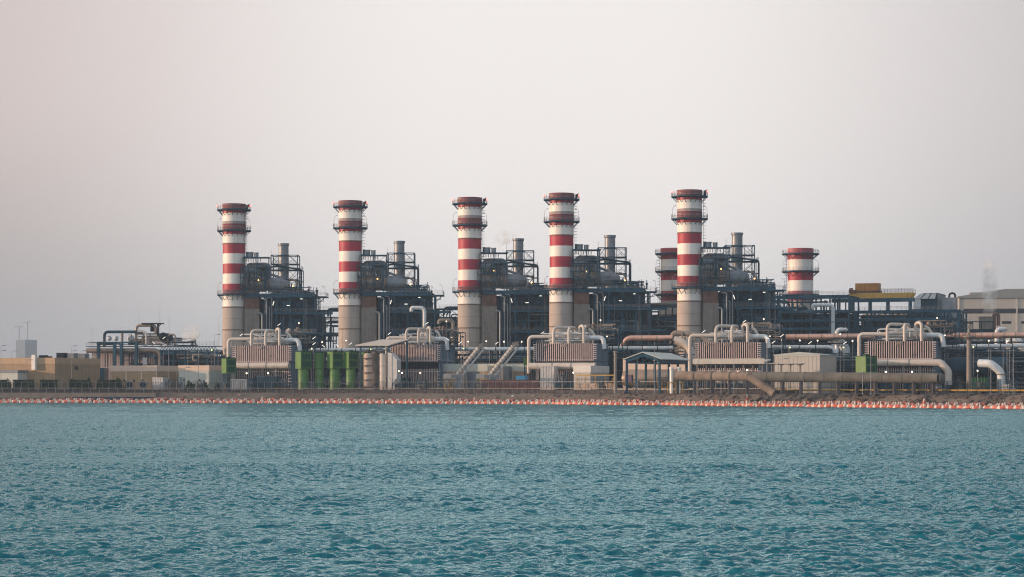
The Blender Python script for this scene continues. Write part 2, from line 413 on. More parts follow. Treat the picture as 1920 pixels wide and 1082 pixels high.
# ------------------------------------------------------------------ striped chimneys
RINGN = 32
def platform(root, z, r0, r1, lamps=0):
    mb = MB(); mb.lathe([(r0, z-.18), (r1, z-.18), (r1, z+.14), (r0, z+.14)], RINGN, cap=False)
    for i in range(16):
        a = 2*math.pi*i/16; c, s_ = math.cos(a), math.sin(a)
        mb.bar((r0*c, r0*s_, z-1.9), ((r1-.25)*c, (r1-.25)*s_, z-.2), 0.10)
        mb.bar((r0*c, r0*s_, z-.3), ((r1-.1)*c, (r1-.1)*s_, z-.3), 0.10)
    o = mb.build('platform', M['blue'], root)
    rb = MB(); rail(rb, [((r1-.08)*math.cos(2*math.pi*i/24), (r1-.08)*math.sin(2*math.pi*i/24), z+.14) for i in range(24)], 1.25, 0.05, 3, True)
    rb.build('railing', M['galv'], o)
    if lamps:
        for a in (math.pi+.1, -.1+0, 2.0):
            c, s_ = math.cos(a), math.sin(a)
            l_ = MB(); l_.tube(bend([((r1-.3)*c, (r1-.3)*s_, z), ((r1-.3)*c, (r1-.3)*s_, z+3.4), ((r1-1.1)*c, (r1-1.1)*s_, z+4.2)], .6), .05, 5)
            l_.box((r1-1.3)*c-.2, (r1-1.3)*c+.2, (r1-1.3)*s_-.15, (r1-1.3)*s_+.15, z+4.1, z+4.25)
            l_.build('platform_lamp', M['galv'], o)
def chimney(loc, label, H=63.2, short=False):
    root = thing('striped_chimney', label, 'chimney', loc, 0, 'red and white striped chimneys')
    r = 3.9; mb = MB()
    if not short:
        bands = [(0,3.95,0),(20.5,3.95,0),(20.52,4.02,1),(20.9,4.02,1),(20.92,3.95,0),(28.1,3.93,0),(28.12,4.02,1),(28.55,4.02,1),(28.57,3.88,2),
                 (32.4,3.86,2),(32.42,3.9,3),(34.2,3.9,3),(34.22,3.86,4),(36.2,3.84,4),(36.22,3.80,2),(39.6,3.80,2),(39.62,3.80,4),(43.0,3.80,4),(43.02,3.80,2),(46.4,3.8,2),
                 (46.42,3.80,4),(49.6,3.8,4),(49.62,3.92,1),(49.95,3.92,1),(49.97,3.84,2),(52.9,3.86,2),(52.92,3.88,4),(54.0,3.9,4),(54.02,3.93,3),(56.4,3.93,3),
                 (56.42,3.93,5),(57.3,3.93,5),(57.32,3.88,2),(60.0,3.9,2),(60.02,3.92,4),(61.0,3.92,4),(61.02,4.02,3),(62.95,4.05,3),(63.2,4.0,3),(63.2,3.3,1),(60.5,3.2,1)]
        plats = [(32.6, 5.75, 1), (54.2, 5.75, 1), (61.2, 5.75, 0)]
    else:
        bands = [(0,4.6,0),(24.0,4.6,0),(29.0,4.1,0),(29.8,4.0,4),(33.0,4.0,4),(33.02,4.0,2),(36.5,4.0,2),(36.52,4.0,4),(39.8,4.0,4),(39.82,4.0,2),(43.4,4.0,2),(43.42,4.05,4),
                 (46.9,4.1,4),(47.1,4.05,3),(47.1,3.4,1),(45,3.3,1)]
        plats = [(31.9, 5.9, 0), (39.5, 5.9, 1), (45.3, 5.9, 0)]
        bands = [(z*H/47.1, rr, k) for z, rr, k in bands]; plats = [(z*H/47.1, a, b_) for z, a, b_ in plats]
    mb.lathe([(rr, z) for z, rr, k in bands], 48, mats=[bands[i+1][2] if bands[i+1][0]-bands[i][0] < .05 and 0 else bands[i][2] for i in range(len(bands)-1)], cap=False)
    mb.build('shaft', [M['conc'], M['ring'], M['white'], M['sootred'], M['red'], M['soot']], root)
    mb = MB(); rs_ = 3.97 if not short else 4.62
    for z in ((4,8,12,16,24.4) if not short else (6,12,18,24)): mb.lathe([(rs_-.03,z),(rs_,z+.01),(rs_,z+.09),(rs_-.03,z+.1)], 32, cap=False)
    for i in range(10):
        a = i*math.pi/5+.3; c, s_ = math.cos(a), math.sin(a); mb.bar(((rs_-.03)*c,(rs_-.03)*s_,0), ((rs_-.03)*c,(rs_-.03)*s_,20.4 if not short else 24), .05)
    mb.build('plate_seam', M['duct'], root)
    for z, r1, lp in plats: platform(root, z, 3.9, r1, lp)
    lb = MB(); x = 3.95 if not short else -4.25
    sgn = 1 if x > 0 else -1
    for dy in (-.25, .25): lb.bar((x+.25*sgn, -1.2+dy, 3), (x+.25*sgn, -1.2+dy, H-1.5), .05)
    zc = 4
    while zc < H-2: lb.bar((x+.25*sgn, -1.45, zc), (x+.25*sgn, -.95, zc), .03); zc += .5
    zc = 6
    while zc < H-3: lb.box(x, x+1.0*sgn, -1.7, -.7, zc, zc+.06); zc += 1.0
    lb.build('caged_ladder', M['galv'], root)
    if not short:
        lb = MB(); lb.box(3.7, 5.4, -2.2, .2, 45.2, 45.45); lb.bar((3.9,-1,43.8), (5.2,-1,45.2), .08)
        rail(lb, [(5.35,-2.1,45.45), (5.35,.1,45.45)], 1.2, .045, .8); lb.box(4.2, 5.1, -1.6, -.6, 45.45, 47)
        lb.build('landing', M['blue'], root)
        for x2 in (-5.6, 5.55):
            bm_ = MB(); bm_.lathe([(.22,0),(.25,.35),(.1,.5)], 10, (x2,-1.0 if x2 > 0 else -.6,H-.9)); bm_.build('beacon', M['lampr'], root)
        eq = MB(); eq.box(4.3, 5.0, -2.2, -1.5, H-1.9, H-.6); eq.bar((4.7,-1.6,H-.6), (5.4,-2.0,H-.1), .12); eq.box(4.5, 5.3, -.4, .1, H-1.0, H-.2)
        eq.build('instrument_box', M['black'], root)
    return root
CHP = [(439,743,63.2),(657,730.5,63.2),(881,718,63.2),(1053,702,63.2),(1293,690.5,63.4)]
CL = ['striped chimney at the far left of the row, beside the leftmost boiler structure',
      'striped chimney standing just behind the white sloped canopy, second of the tall row',
      'striped chimney behind the two leaning conveyor booms, a rust stain below its middle platform',
      'striped chimney with a ragged upper edge on one red band, above the third finned unit',
      'tallest striped chimney, in front of a shorter one and right of the gable shed']
for (px, Y, H), lb_ in zip(CHP, CL): chimney(at(px, Y), lb_, H)
rc = chimney(at(1501, 785), 'short striped chimney standing apart at the right behind dark steelwork', 50.8, True); rc.scale = (1.13, 1.13, 1)
chimney(at(1261, 742), 'short striped chimney mostly hidden behind the tallest one', 48.2, True)

# ------------------------------------------------------------------ boiler structures
def clutter_pipes(mb, x0, x1, y0, y1, z0, z1, n, rng, rmin=.08, rmax=.3):
    for _ in range(n):
        p = Vector((rng.uniform(x0,x1), rng.uniform(y0,y1), rng.uniform(z0,z1))); pts = [p]
        for k in range(rng.randint(1,4)):
            d = rng.choice([0,0,1,2,2]); q = pts[-1].copy()
            q[d] = rng.uniform((x0,y0,z0)[d], (x1,y1,z1)[d])
            if (q-pts[-1]).length > .8: pts.append(q)
        if len(pts) > 1: mb.tube(bend(pts, .7, 3), rng.uniform(rmin, rmax), 6)
def frame(mb, xs, ys, zs, r=.17, brace=.25, rng=random):
    for x in xs:
        for y in ys: mb.bar((x,y,zs[0]), (x,y,zs[-1]), r*1.25)
    for z in zs[1:]:
        for y in ys: mb.bar((xs[0],y,z), (xs[-1],y,z), r)
        for x in xs: mb.bar((x,ys[0],z), (x,ys[-1],z), r)
    for i in range(len(zs)-1):
        for j in range(len(xs)-1):
            if rng.random() < brace: xbrace(mb, (xs[j],ys[0]), (xs[j+1],ys[0]), zs[i], zs[i+1], r*.6)
        for j in range(len(ys)-1):
            if rng.random() < brace: 
                mb.bar((xs[-1],ys[j],zs[i]), (xs[-1],ys[j+1],zs[i+1]), r*.6)
def boiler(loc, label, seed, extra=None):
    rng = random.Random(seed)
    root = thing('boiler_structure', label, 'boiler structure', loc, 0, 'boiler structures beside the chimneys')
    def P(n, m, mb, par=None, keep=False):
        if not keep and par is None and mb.v:       # pieces are laid out in the row's frame, each stands square to the boiler front
            xs_ = [v[0] for v in mb.v]; ys_ = [v[1] for v in mb.v]; a = (min(xs_)+max(xs_))/2; b_ = (min(ys_)+max(ys_))/2
            dx = .94*a+.34*b_-a; dy = -.34*a+.94*b_-b_; mb.v = [(v[0]+dx, v[1]+dy, v[2]) for v in mb.v]
        return mb.build(n, m, par or root)
    mb = MB(); mb.box(3.2, 8.2, -1, 7, 0, 27.8)
    for z in range(4, 28, 4): mb.box(3.1, 8.3, -1.1, 7.1, z, z+.18)
    for x in (4.4, 6.2, 8): mb.box(x, x+.18, -1.12, -1.0, 0, 27.8)
    P('outlet_duct', M['duct'], mb)
    mb = MB(); mb.box(3.2, 8.0, -.6, 6.6, 27.8, 32.0); P('expansion_joint', M['rust'], mb)
    # main deck with girders
    mb = MB(); mb.box(3.9, 26.5, -3, 14, 32.2, 32.7); mb.box(3.9, 26.5, -3.15, -3, 31.6, 32.9); mb.box(26.5, 26.65, -3, 14, 31.6, 32.9)
    mb.box(26.65, 30.8, 4, 13.5, 32.0, 32.3); mb.bar((26.6,4.2,28.5), (30.4,4.2,32), .15); mb.bar((26.6,4.2,30.6), (29.8,4.2,30.6), .13); mb.bar((29.8,4.2,30.6), (29.8,4.2,32), .12)
    d = P('main_deck', M['blue'], mb, None, True)
    rb = MB(); rail(rb, [(3.9,-3,32.7), (26.4,-3,32.7), (26.6,4.1,32.4), (30.7,4.1,32.4), (30.7,13.4,32.4)], 1.2, .045, 1.5); P('railing', M['galv'], rb, d)
    # supporting frame
    mb = MB(); frame(mb, [10.5, 14.8, 19.2, 23.6, 28], [-2.7, 4, 11], [0, 6.5, 13, 19.5, 26.3, 31.8], .2, .4, rng)
    for z in (6.5, 13, 19.5, 26.3): mb.box(10.5, 28.1, -2.85, -2.6, z-.35, z+.35)
    mb.box(28.1, 33.5, -2.8, -2.6, 25.9, 26.7); mb.box(28.1, 33.5, -2.8, -2.6, 19.3, 19.9)
    mb.box(10.5, 28, -2.6, 8, 26.1, 26.25); mb.box(10.5, 28, -2.5, 2, 19.3, 19.5)
    P('steel_frame', M['blue'], mb, None, True)
    mb = MB(); mb.box(11.5, 26.8, 3, 14, 7.5, 31.5); mb.box(26.8, 29.2, 4.5, 13, 7.5, 27.5)
    for i in range(8): mb.box(12.4+i*1.9, 12.65+i*1.9, 2.75, 3, 7.5, 31.5)
    for z in (12, 17, 22, 27): mb.box(11.4, 26.9, 2.7, 14, z, z+.25)
    P('boiler_casing', M['blue2'], mb, None, True)
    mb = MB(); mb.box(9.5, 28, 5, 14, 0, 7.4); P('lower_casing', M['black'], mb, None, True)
    mb = MB(); mb.box(8.4, 11.45, 2.5, 8, 0, 31.4); [mb.box(8.3, 11.5, 2.3, 8, z, z+.2) for z in (6, 12, 18, 24, 29)]; P('side_casing', M['blue2'], mb, None, True)
    for k in range(9):
        mb = MB(); x = rng.uniform(11, 25); z = rng.choice([7, 13.6, 20, 20, 26.6]); mb.box(x, x+rng.uniform(1,3), -1.6, 2.2, z, min(31.2, z+rng.uniform(1.5,4.5))); P('equipment_housing', M[rng.choice(['blue2','blue','black'])], mb, None, True)
    mb = MB(); clutter_pipes(mb, 10.5, 27.8, -2.3, 2.5, 1, 31, 13, rng, .07, .2); P('pipework', M['grey'], mb, None, True)
    mb = MB(); clutter_pipes(mb, 10.5, 27.8, -2.3, 2.5, 1, 31, 60, rng, .08, .24); P('dark_pipework', M['blue'], mb, None, True)
    mb = MB(); clutter_pipes(mb, 10.5, 27, -2.9, 0, 2, 14, 14, rng, .1, .28); P('low_pipework', M['duct'], mb, None, True)
    mb = MB()
    for z in (6.9, 13.4, 19.9, 26.7): rail(mb, [(10.6,-2.9,z), (28,-2.9,z)], 1.1, .035, 1.6)
    for z in range(0, 31, 1): mb.bar((24.2,-3.1,z), (24.8,-3.1,z), .03)
    mb.bar((24.2,-3.1,0), (24.2,-3.1,31), .05); mb.bar((24.8,-3.1,0), (24.8,-3.1,31), .05); P('gallery_railing', M['galv'], mb, None, True)
    for x, z0, z1, r in ((9.9,0,26.2,.33),(11.3,2,31,.24),(12.3,0,28.5,.18),(13.1,6,31.5,.14)):
        mb = MB(); mb.tube(bend([(x,-3.4,z0), (x,-3.4,z1), (x-1.6,-3.4,z1+.01)], .8), r, 10); P('riser_pipe', M['grey'], mb, None, True)
    # steam drums and casings above the deck
    mb = MB(); mb.lathe([(1.9,33),(1.9,41.6),(1.2,43.0),(.4,43.4)], 20, (5.4,1.5,0)); mb.box(3.9, 8, 2.6, 4.5, 33, 41.6)
    for z in (35,37,39.8,41.4): mb.lathe([(1.9,z),(2.0,z+.02),(2.0,z+.2),(1.9,z+.22)], 20, (5.4,1.5,0), cap=False)
    P('duct_casing', M['insul'], mb)
    mb = MB(); mb.lathe([(2.5,4),(2.5,10.4),(2.3,11.3),(1.6,12.0),(.3,12.4)], 24, (0,1.5,36.1), 'x')
    for x in (6, 8, 10): mb.lathe([(2.56,x),(2.62,x+.05),(2.62,x+.2),(2.56,x+.25)], 24, (0,1.5,36.1), 'x', cap=False)
    P('steam_drum', M['insul'], mb)
    mb = MB(); mb.lathe([(2.4,10.5),(2.4,14.5),(1.5,17.0),(.9,17.6)], 20, (0,5.5,36.0), 'x'); P('rear_drum', M['grey'], mb)
    mb = MB(); mb.tube(bend([(3.5,1.6,40.8), (9.2,1.6,40.8), (10.8,3.4,37)], 1.8), 1.6, 16); P('elbow_duct', M['grey'], mb)
    mb = MB(); mb.tube(bend([(5,4.5,42.6), (10.4,4.5,42.6), (10.4,4.5,38)], 1.4), 1.0, 12); P('bypass_pipe', M['grey'], mb)
    mb = MB()
    for i in range(7): mb.tube([(4+i*.85,-.6,38.4), (4+i*.85,-.6,39.7)], .16, 6)
    for i in range(9): mb.tube([(3.6+i*.8,-1.2,43.5), (3.6+i*.8,-1.2,44.9)], .15, 6)
    P('nozzle', M['lgrey'], mb)
    mb = MB(); frame(mb, [3.8, 6.4, 9.2, 12.4], [-2.4, -1.6], [32.9, 35.6, 38.2, 41.6], .1, .55, rng); rail(mb, [(3.8,-2.5,35.7), (12.4,-2.5,35.7)], 1, .035, 1.2); rail(mb, [(3.8,-2.5,41.7), (12.4,-2.5,41.7)], 1, .035, 1.2); P('front_gallery', M['blue'], mb)
    mb = MB(); clutter_pipes(mb, 4, 13, -2.6, -1.2, 33, 43, 26, rng, .05, .13); P('drum_pipework', M['blue2'], mb)
    # roof walkway with twin vents
    mb = MB(); mb.box(3.6, 12.6, -1.6, 3, 44.9, 45.15); frame(mb, [4, 8.2, 12.3], [-1.5, 2.9], [33, 38.2, 41.6, 44.9], .11, .6, rng)
    mb.bar((8.2,-1.5,41.6), (12.3,-1.5,41.6), .14); mb.box(8, 12.5, -1.6, 2, 41.5, 41.7)
    w_ = P('roof_walkway', M['blue'], mb)
    for x, r_, zt in ((6.0,1.0,46.9),(8.2,.75,46.7)):
        v_ = MB(); v_.lathe([(r_,45.1),(r_,zt-.3),(r_*1.12,zt-.28),(r_*1.12,zt)], 16, (x,.2,0)); P('roof_vent', M['grey'], v_)
    # exhaust stack in its open tower
    cx, cy = 11.9, 13.6
    cx, cy = 15.8, 8.7
    mb = MB(); mb.lathe([(1.85,32),(1.75,35),(1.7,49.6),(1.9,49.8),(1.95,50.5),(1.6,50.5),(1.6,48)], 24, (cx,cy,0), cap=False)
    s_ = P('exhaust_stack', M['grey'], mb, None, True)
    mb = MB(); mb.lathe([(1.78,41.2),(1.95,41.25),(1.95,42.3),(1.78,42.35)], 24, (cx,cy,0), cap=False); mb.lathe([(1.75,46),(1.9,46.05),(1.9,46.5),(1.75,46.55)], 24, (cx,cy,0), cap=False)
    P('stack_collar', M['blue'], mb, s_)
    mb = MB(); frame(mb, [11.9, 20.9], [5.2, 12.4], [32.7, 38, 41.3, 43.3, 46.3], .17, 0, rng)
    for x in (14.3, 17.8): mb.bar((x,5.2,32.7), (x,5.2,46.3), .12)
    for (a, b_, z0, z1) in ((11.9,14.3,43.3,46.3),(20.9,17.8,43.3,46.3),(11.9,14.3,32.7,38),(14.3,17.8,38,41.3),(17.8,20.9,32.7,38),(14.3,17.8,32.7,38),(11.9,14.3,38,41.3),(17.8,20.9,38,41.3)):
        mb.bar((a,5.2,z0), (b_,5.2,z1), .10); mb.bar((a,12.4,z0), (b_,12.4,z1), .08)
        mb.bar((b_,5.2,z0), (a,5.2,z1), .06)
    frame(mb, [20.9, 22.2], [5.2, 12.4], [32.7, 37.5, 41.2], .14, .3, rng); mb.box(20.8, 22.3, 5.1, 12.5, 41.2, 41.35)
    mb.bar((7.5,5.2,41.3), (11.9,5.2,41.7), .14); mb.bar((7.5,5.2,39.6), (11.9,5.2,38), .1)
    for z in (38, 41.3, 43.3): mb.box(11.9, 14, 5.1, 12.4, z, z+.14); mb.box(17.6, 20.9, 5.1, 12.4, z, z+.14)
    mb.bar((11.9,5.2,46.3), (11.9,5.2,48.3), .05)
    tw = P('stack_tower', M['blue'], mb, None, True)
    rb = MB(); rail(rb, [(11.9,5,43.4), (20.9,5,43.4)], 1.1, .04, 1.4); rail(rb, [(9.5,5,41.4), (22.2,5,41.4), (22.2,12,41.4)], 1.1, .04, 1.4); rail(rb, [(11.9,5,38.1), (20.9,5,38.1)], 1.1, .04, 1.4); P('railing', M['galv'], rb, tw)
    def Pk(pts): return [(x+3.6, y-4.9, z) for x, y, z in pts]
    for pts, r_, m_ in (([(14.6,9.5,33),(14.6,9.5,38.5),(17.2,9.5,37.2),(17.2,9.5,33)], .28, 'insul'), ([(6.5,9.6,41.9),(10.9,9.6,42.6),(16.4,9.6,41.7),(18.6,9.6,41.6),(18.6,9.6,34)], .3, 'blue2'),
                        ([(9.4,8.6,33),(9.4,8.6,36.5),(13,8.6,36),(13,8.6,33.5)], .35, 'grey'), ([(7.5,7,40),(12.8,7,38.2),(12.8,7,33)], .4, 'grey')):
        mb = MB(); mb.tube(bend(Pk(pts), 1.2), r_, 8); P('vent_pipe', M[m_], mb, None, True)
    # right-hand end: sloped casing roof, safety valves, silencers
    mb = MB(); mb.prism([(13,32.7),(27.5,32.7),(25.5,33.8),(20.5,34.8),(13,34.8)], 'y', 8, 13.8); P('casing_roof', M['blue2'], mb, None, True)
    for k in range(13):
        x, y = rng.uniform(17, 27.5), rng.uniform(-1, 12); h_ = rng.uniform(1.2, 3.4)*(1.25-(x-17)/22); r_ = rng.uniform(.13,.36)
        mb = MB(); mb.lathe([(r_,0),(r_,h_*.6),(r_*1.5,h_*.62),(r_*1.5,h_*.85),(r_*.5,h_*.9),(r_*.5,h_*1.25)], 8, (x,y,32.7)); P('silencer', M[rng.choice(['blue2','grey','blue'])], mb, None, True)
    mb = MB(); clutter_pipes(mb, 12, 27, -2, 8, 32.9, 35.6, 34, rng, .07, .2); P('deck_pipework', M['blue'], mb, None, True)
    mb = MB(); clutter_pipes(mb, 4, 22, -2.6, 4, 33, 37.5, 22, rng, .06, .16); P('pale_deck_pipework', M['grey'], mb, None, True)
    mb = MB(); mb.box(16, 18.5, -1, 2, 32.7, 34.2); mb.box(21.5, 23, -1, 3, 32.7, 34.6); P('deck_cabin', M['blue2'], mb, None, True)
    for x in (30.3, 25.5, 22.4): mb = MB(); mb.tube(bend([(x,4.3,32.5), (x,4.3,35.2), (x-.5,4.3,35.7)], .3), .05, 5); mb.box(x-.9,x-.4,4.1,4.5,35.6,35.75); P('deck_lamp', M['galv'], mb, None, True)
    # lit fittings
    for (x, y, z, dx, dz, m_) in ((13.6,-3.3,29.6,.2,.65,'lampc'),(18.6,-3.3,28.9,.5,0,'lampc'),(23.0,-3.3,31.1,.35,0,'lampc')):
        if rng.random() < .3: dx = -dx
        mb = MB(); mb.tube([(x-dx,y,z-dz), (x+dx,y,z+dz)], .11, 6); P('tube_light', M[m_], mb, None, True)
    mb = MB(); mb.ball((9.6+rng.uniform(-1,1),-1.6,37+rng.uniform(-1,4)), .22); P('work_lamp', M['lampo'], mb)
    mb = MB(); mb.ball((19.8,4.2,35.4), .22); P('work_lamp', M['lampo'], mb)
    return root
BL = ['dark steel boiler structure with pale exhaust stack beside the leftmost chimney',
      'dark steel boiler structure rising behind the sloped canopy, right of its chimney',
      'dark steel boiler structure behind the leaning booms, steam drifting past its stack',
      'dark steel boiler structure behind the third finned unit, stack inside an open tower',
      'rightmost dark steel boiler structure, between the tallest chimney and the short one']
for i, ((px, Y, H), lb_) in enumerate(zip(CHP, BL)): boiler(at(px, Y), lb_, 11+i)

# ------------------------------------------------------------------ background pipe racks
def rack(name, label, pl, pr, P0, zs, depth, seed, bay=6.0, pipes=6, lvl_pipes=True, mm='blue'):
    rng = random.Random(seed); a = online(P0, pl); b_ = online(P0, pr); L_ = (b_-a).length
    root = thing(name, label, 'pipe rack', (a.x, a.y, GZ))
    n = max(1, round(L_/bay)); xs = [L_*i/n for i in range(n+1)]
    mb = MB(); frame(mb, xs, [0, depth], [0]+zs, .2, .35, rng)
    for z in zs: mb.box(0, L_, -.15, .05, z-.3, z+.3)
    mb.build('steel_frame', M[mm], root)
    for k in range(pipes):
        z = rng.choice(zs)+.7; y = rng.uniform(.6, depth-.6); r_ = rng.uniform(.18, .5); x0 = rng.uniform(0, L_*.3); x1 = rng.uniform(L_*.7, L_)
        mb = MB(); pts = [(x0,y,z-2.5),(x0,y,z),(x1,y,z),(x1,y,z+1.5)] if rng.random() < .5 else [(0,y,z),(L_,y,z)]
        mb.tube(bend(pts, 1), r_, 8); mb.build('pipe', M[rng.choice(['grey','blue2','duct','blue2'])], root)
    rb = MB(); rail(rb, [(0,0,zs[-1]+.3), (L_,0,zs[-1]+.3)], 1.1, .04, 1.6); rb.build('railing', M['galv'], root)
    return root, L_
PB = at(439, 762)
for pl, pr, lb_, sd_ in ((590,650,'open steel pipe rack bridging the gap left of the second chimney',3),(815,872,'dark pipe rack filling the gap left of the boom chimney',4),
                     (985,1045,'dark pipe rack between third and fourth chimneys',5),(1195,1275,'dark pipe rack left of the tallest chimney with sky showing between its beams',6)):
    r_, L_ = rack('pipe_rack', lb_, pl, pr, PB, [7, 13, 19, 23.5, 27.5], 8, sd_, 5, 9)
    rng = random.Random(sd_)
    if sd_ != 3:
        mb = MB(); mb.box(0, L_, 3, 7, 8, 25); [mb.box(i, i+.25, 2.8, 3, 8, 25) for i in range(0, int(L_), 2)]; mb.build('casing', M['blue2'], r_)
    mb = MB(); clutter_pipes(mb, 0, L_, 0, 3, 1, 26, 40, rng, .08, .3); mb.build('pipework', M['grey'], r_)

# light trestle that carries the long white and pink pipes behind the finned units
PR = at(490, 665)
def long_pipe(name, label, pl, pr, off, z, r_, m_, ends=(0,0), ringm='ring', step=5.0):
    a = online(PR+V*off, pl); b_ = online(PR+V*off, pr); L_ = (b_-a).length
    root = thing(name, label, 'pipe', (a.x, a.y, GZ))
    pts = [(0,0,z-GZ), (L_,0,z-GZ)]
    if ends[0]: pts = [(-ends[0]*.6,0,z-GZ-ends[0])]+pts
    if ends[1]: pts = pts+[(L_+ends[1]*.6,0,z-GZ-ends[1])]
    mb = MB(); mb.tube(bend(pts, 1.6), r_, 14); mb.build('pipe', M[m_], root)
    mb = MB(); collars(mb, (0,0,z-GZ), (L_,0,z-GZ), r_*1.08, step); 
    if mb.v: mb.build('pipe_collar', M[ringm], root)
    mb = MB(); n = max(1, int(L_/6))
    for i in range(n+1):
        x = L_*i/n; mb.bar((x,-.7,0), (x,-.7,z-GZ-r_-.1), .16); mb.bar((x,.9,0), (x,.9,z-GZ-r_-.1), .16); mb.box(x-.15, x+.15, -1, 1.2, z-GZ-r_-.35, z-GZ-r_-.02)
        if i < n and i % 2 == 0: mb.bar((x,-.7,z-GZ-5), (L_*(i+1)/n,-.7,z-GZ-r_-.3), .1)
    mb.box(0, L_, -.85, -.6, z-GZ-r_-1.3, z-GZ-r_-.9)
    for i in range(int(L_/1.5)): mb.bar((i*1.5,-.72,z-GZ-r_-1.1), (i*1.5+.75,-.72,z-GZ-r_-.3), .06); mb.bar((i*1.5+.75,-.72,z-GZ-r_-.3), (i*1.5+1.5,-.72,z-GZ-r_-1.1), .06)
    mb.build('trestle', M['black'], root)
    return root
long_pipe('long_pipe', 'long white pipe on a dark trestle running behind the first four finned units', 566, 1262, 16, 15.9, .56, 'bone', (0,0), 'dgreen', 4.5)
long_pipe('long_pipe', 'white pipe on a dark trestle between the fourth and fifth finned units', 1440, 1560, 16, 15.9, .56, 'bone', (0,2.5), 'dgreen', 4.5)
long_pipe('long_pipe', 'white pipe on a dark trestle leaving the right edge of the plant', 1765, 1990, 16, 15.9, .56, 'bone', (0,0), 'dgreen', 3.2)
long_pipe('long_pipe', 'thick pinkish metal-clad pipe in front of the tallest chimney base', 1176, 1262, 20, 18.9, .85, 'copper', (2.4,0), 'duct', 3.5)
long_pipe('long_pipe', 'thick pinkish metal-clad pipe behind the beige block', 1420, 1640, 20, 18.9, .85, 'copper', (0,0), 'duct', 3.5)
long_pipe('long_pipe', 'thick pinkish metal-clad pipe below the big beige hall at right', 1758, 1990, 20, 18.9, .85, 'copper', (0,0), 'duct', 3.0)

# low dark plant between the units: pumps, small racks, tanks
def lowplant(label, pl, pr, off, seed, h=11):
    rng = random.Random(seed); a = online(PR+V*off, pl); b_ = online(PR+V*off, pr); L_ = (b_-a).length
    root = thing('pump_station', label, 'pump station', (a.x, a.y, GZ), None, 'low pump stations between the finned units')
    mb = MB(); n = max(2, int(L_/5)); frame(mb, [L_*i/n for i in range(n+1)], [0, 5], [0, h*.35, h*.7, h], .15, .3, rng); mb.build('steel_frame', M['blue'], root)
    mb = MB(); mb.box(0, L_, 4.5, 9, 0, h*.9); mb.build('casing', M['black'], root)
    mb = MB(); clutter_pipes(mb, 0, L_, 0, 4.4, .5, h, int(L_*1.8), rng, .07, .3); mb.build('pipework', M['grey'], root)
    mb = MB(); clutter_pipes(mb, 0, L_, 0, 4.4, .5, h, int(L_*1.2), rng, .07, .3); mb.build('blue_pipework', M['blue2'], root)
    for k in range(max(1, int(L_/6))):
        x = rng.uniform(1, L_-2); mb = MB(); r_ = rng.uniform(.6, 1.2); mb.lathe([(r_,0),(r_,h*.5),(r_*.7,h*.56),(.1,h*.6)], 14, (x,2,rng.choice([0,h*.35]))); mb.build('vessel', M[rng.choice(['grey','blue2','lgrey','rust'])], root)
    return root
lowplant('low dark pump station between the first finned unit and the canopy', 562, 745, 14, 21)
lowplant('low pump station behind the leaning booms', 850, 1008, 14, 22)
lowplant('low pump station between the third finned unit and the gable shed', 1135, 1310, 14, 23)
lowplant('low pump station behind the beige block', 1450, 1630, 14, 24)
lowplant('low pump station right of the last finned unit', 1775, 1960, 14, 25, 12)

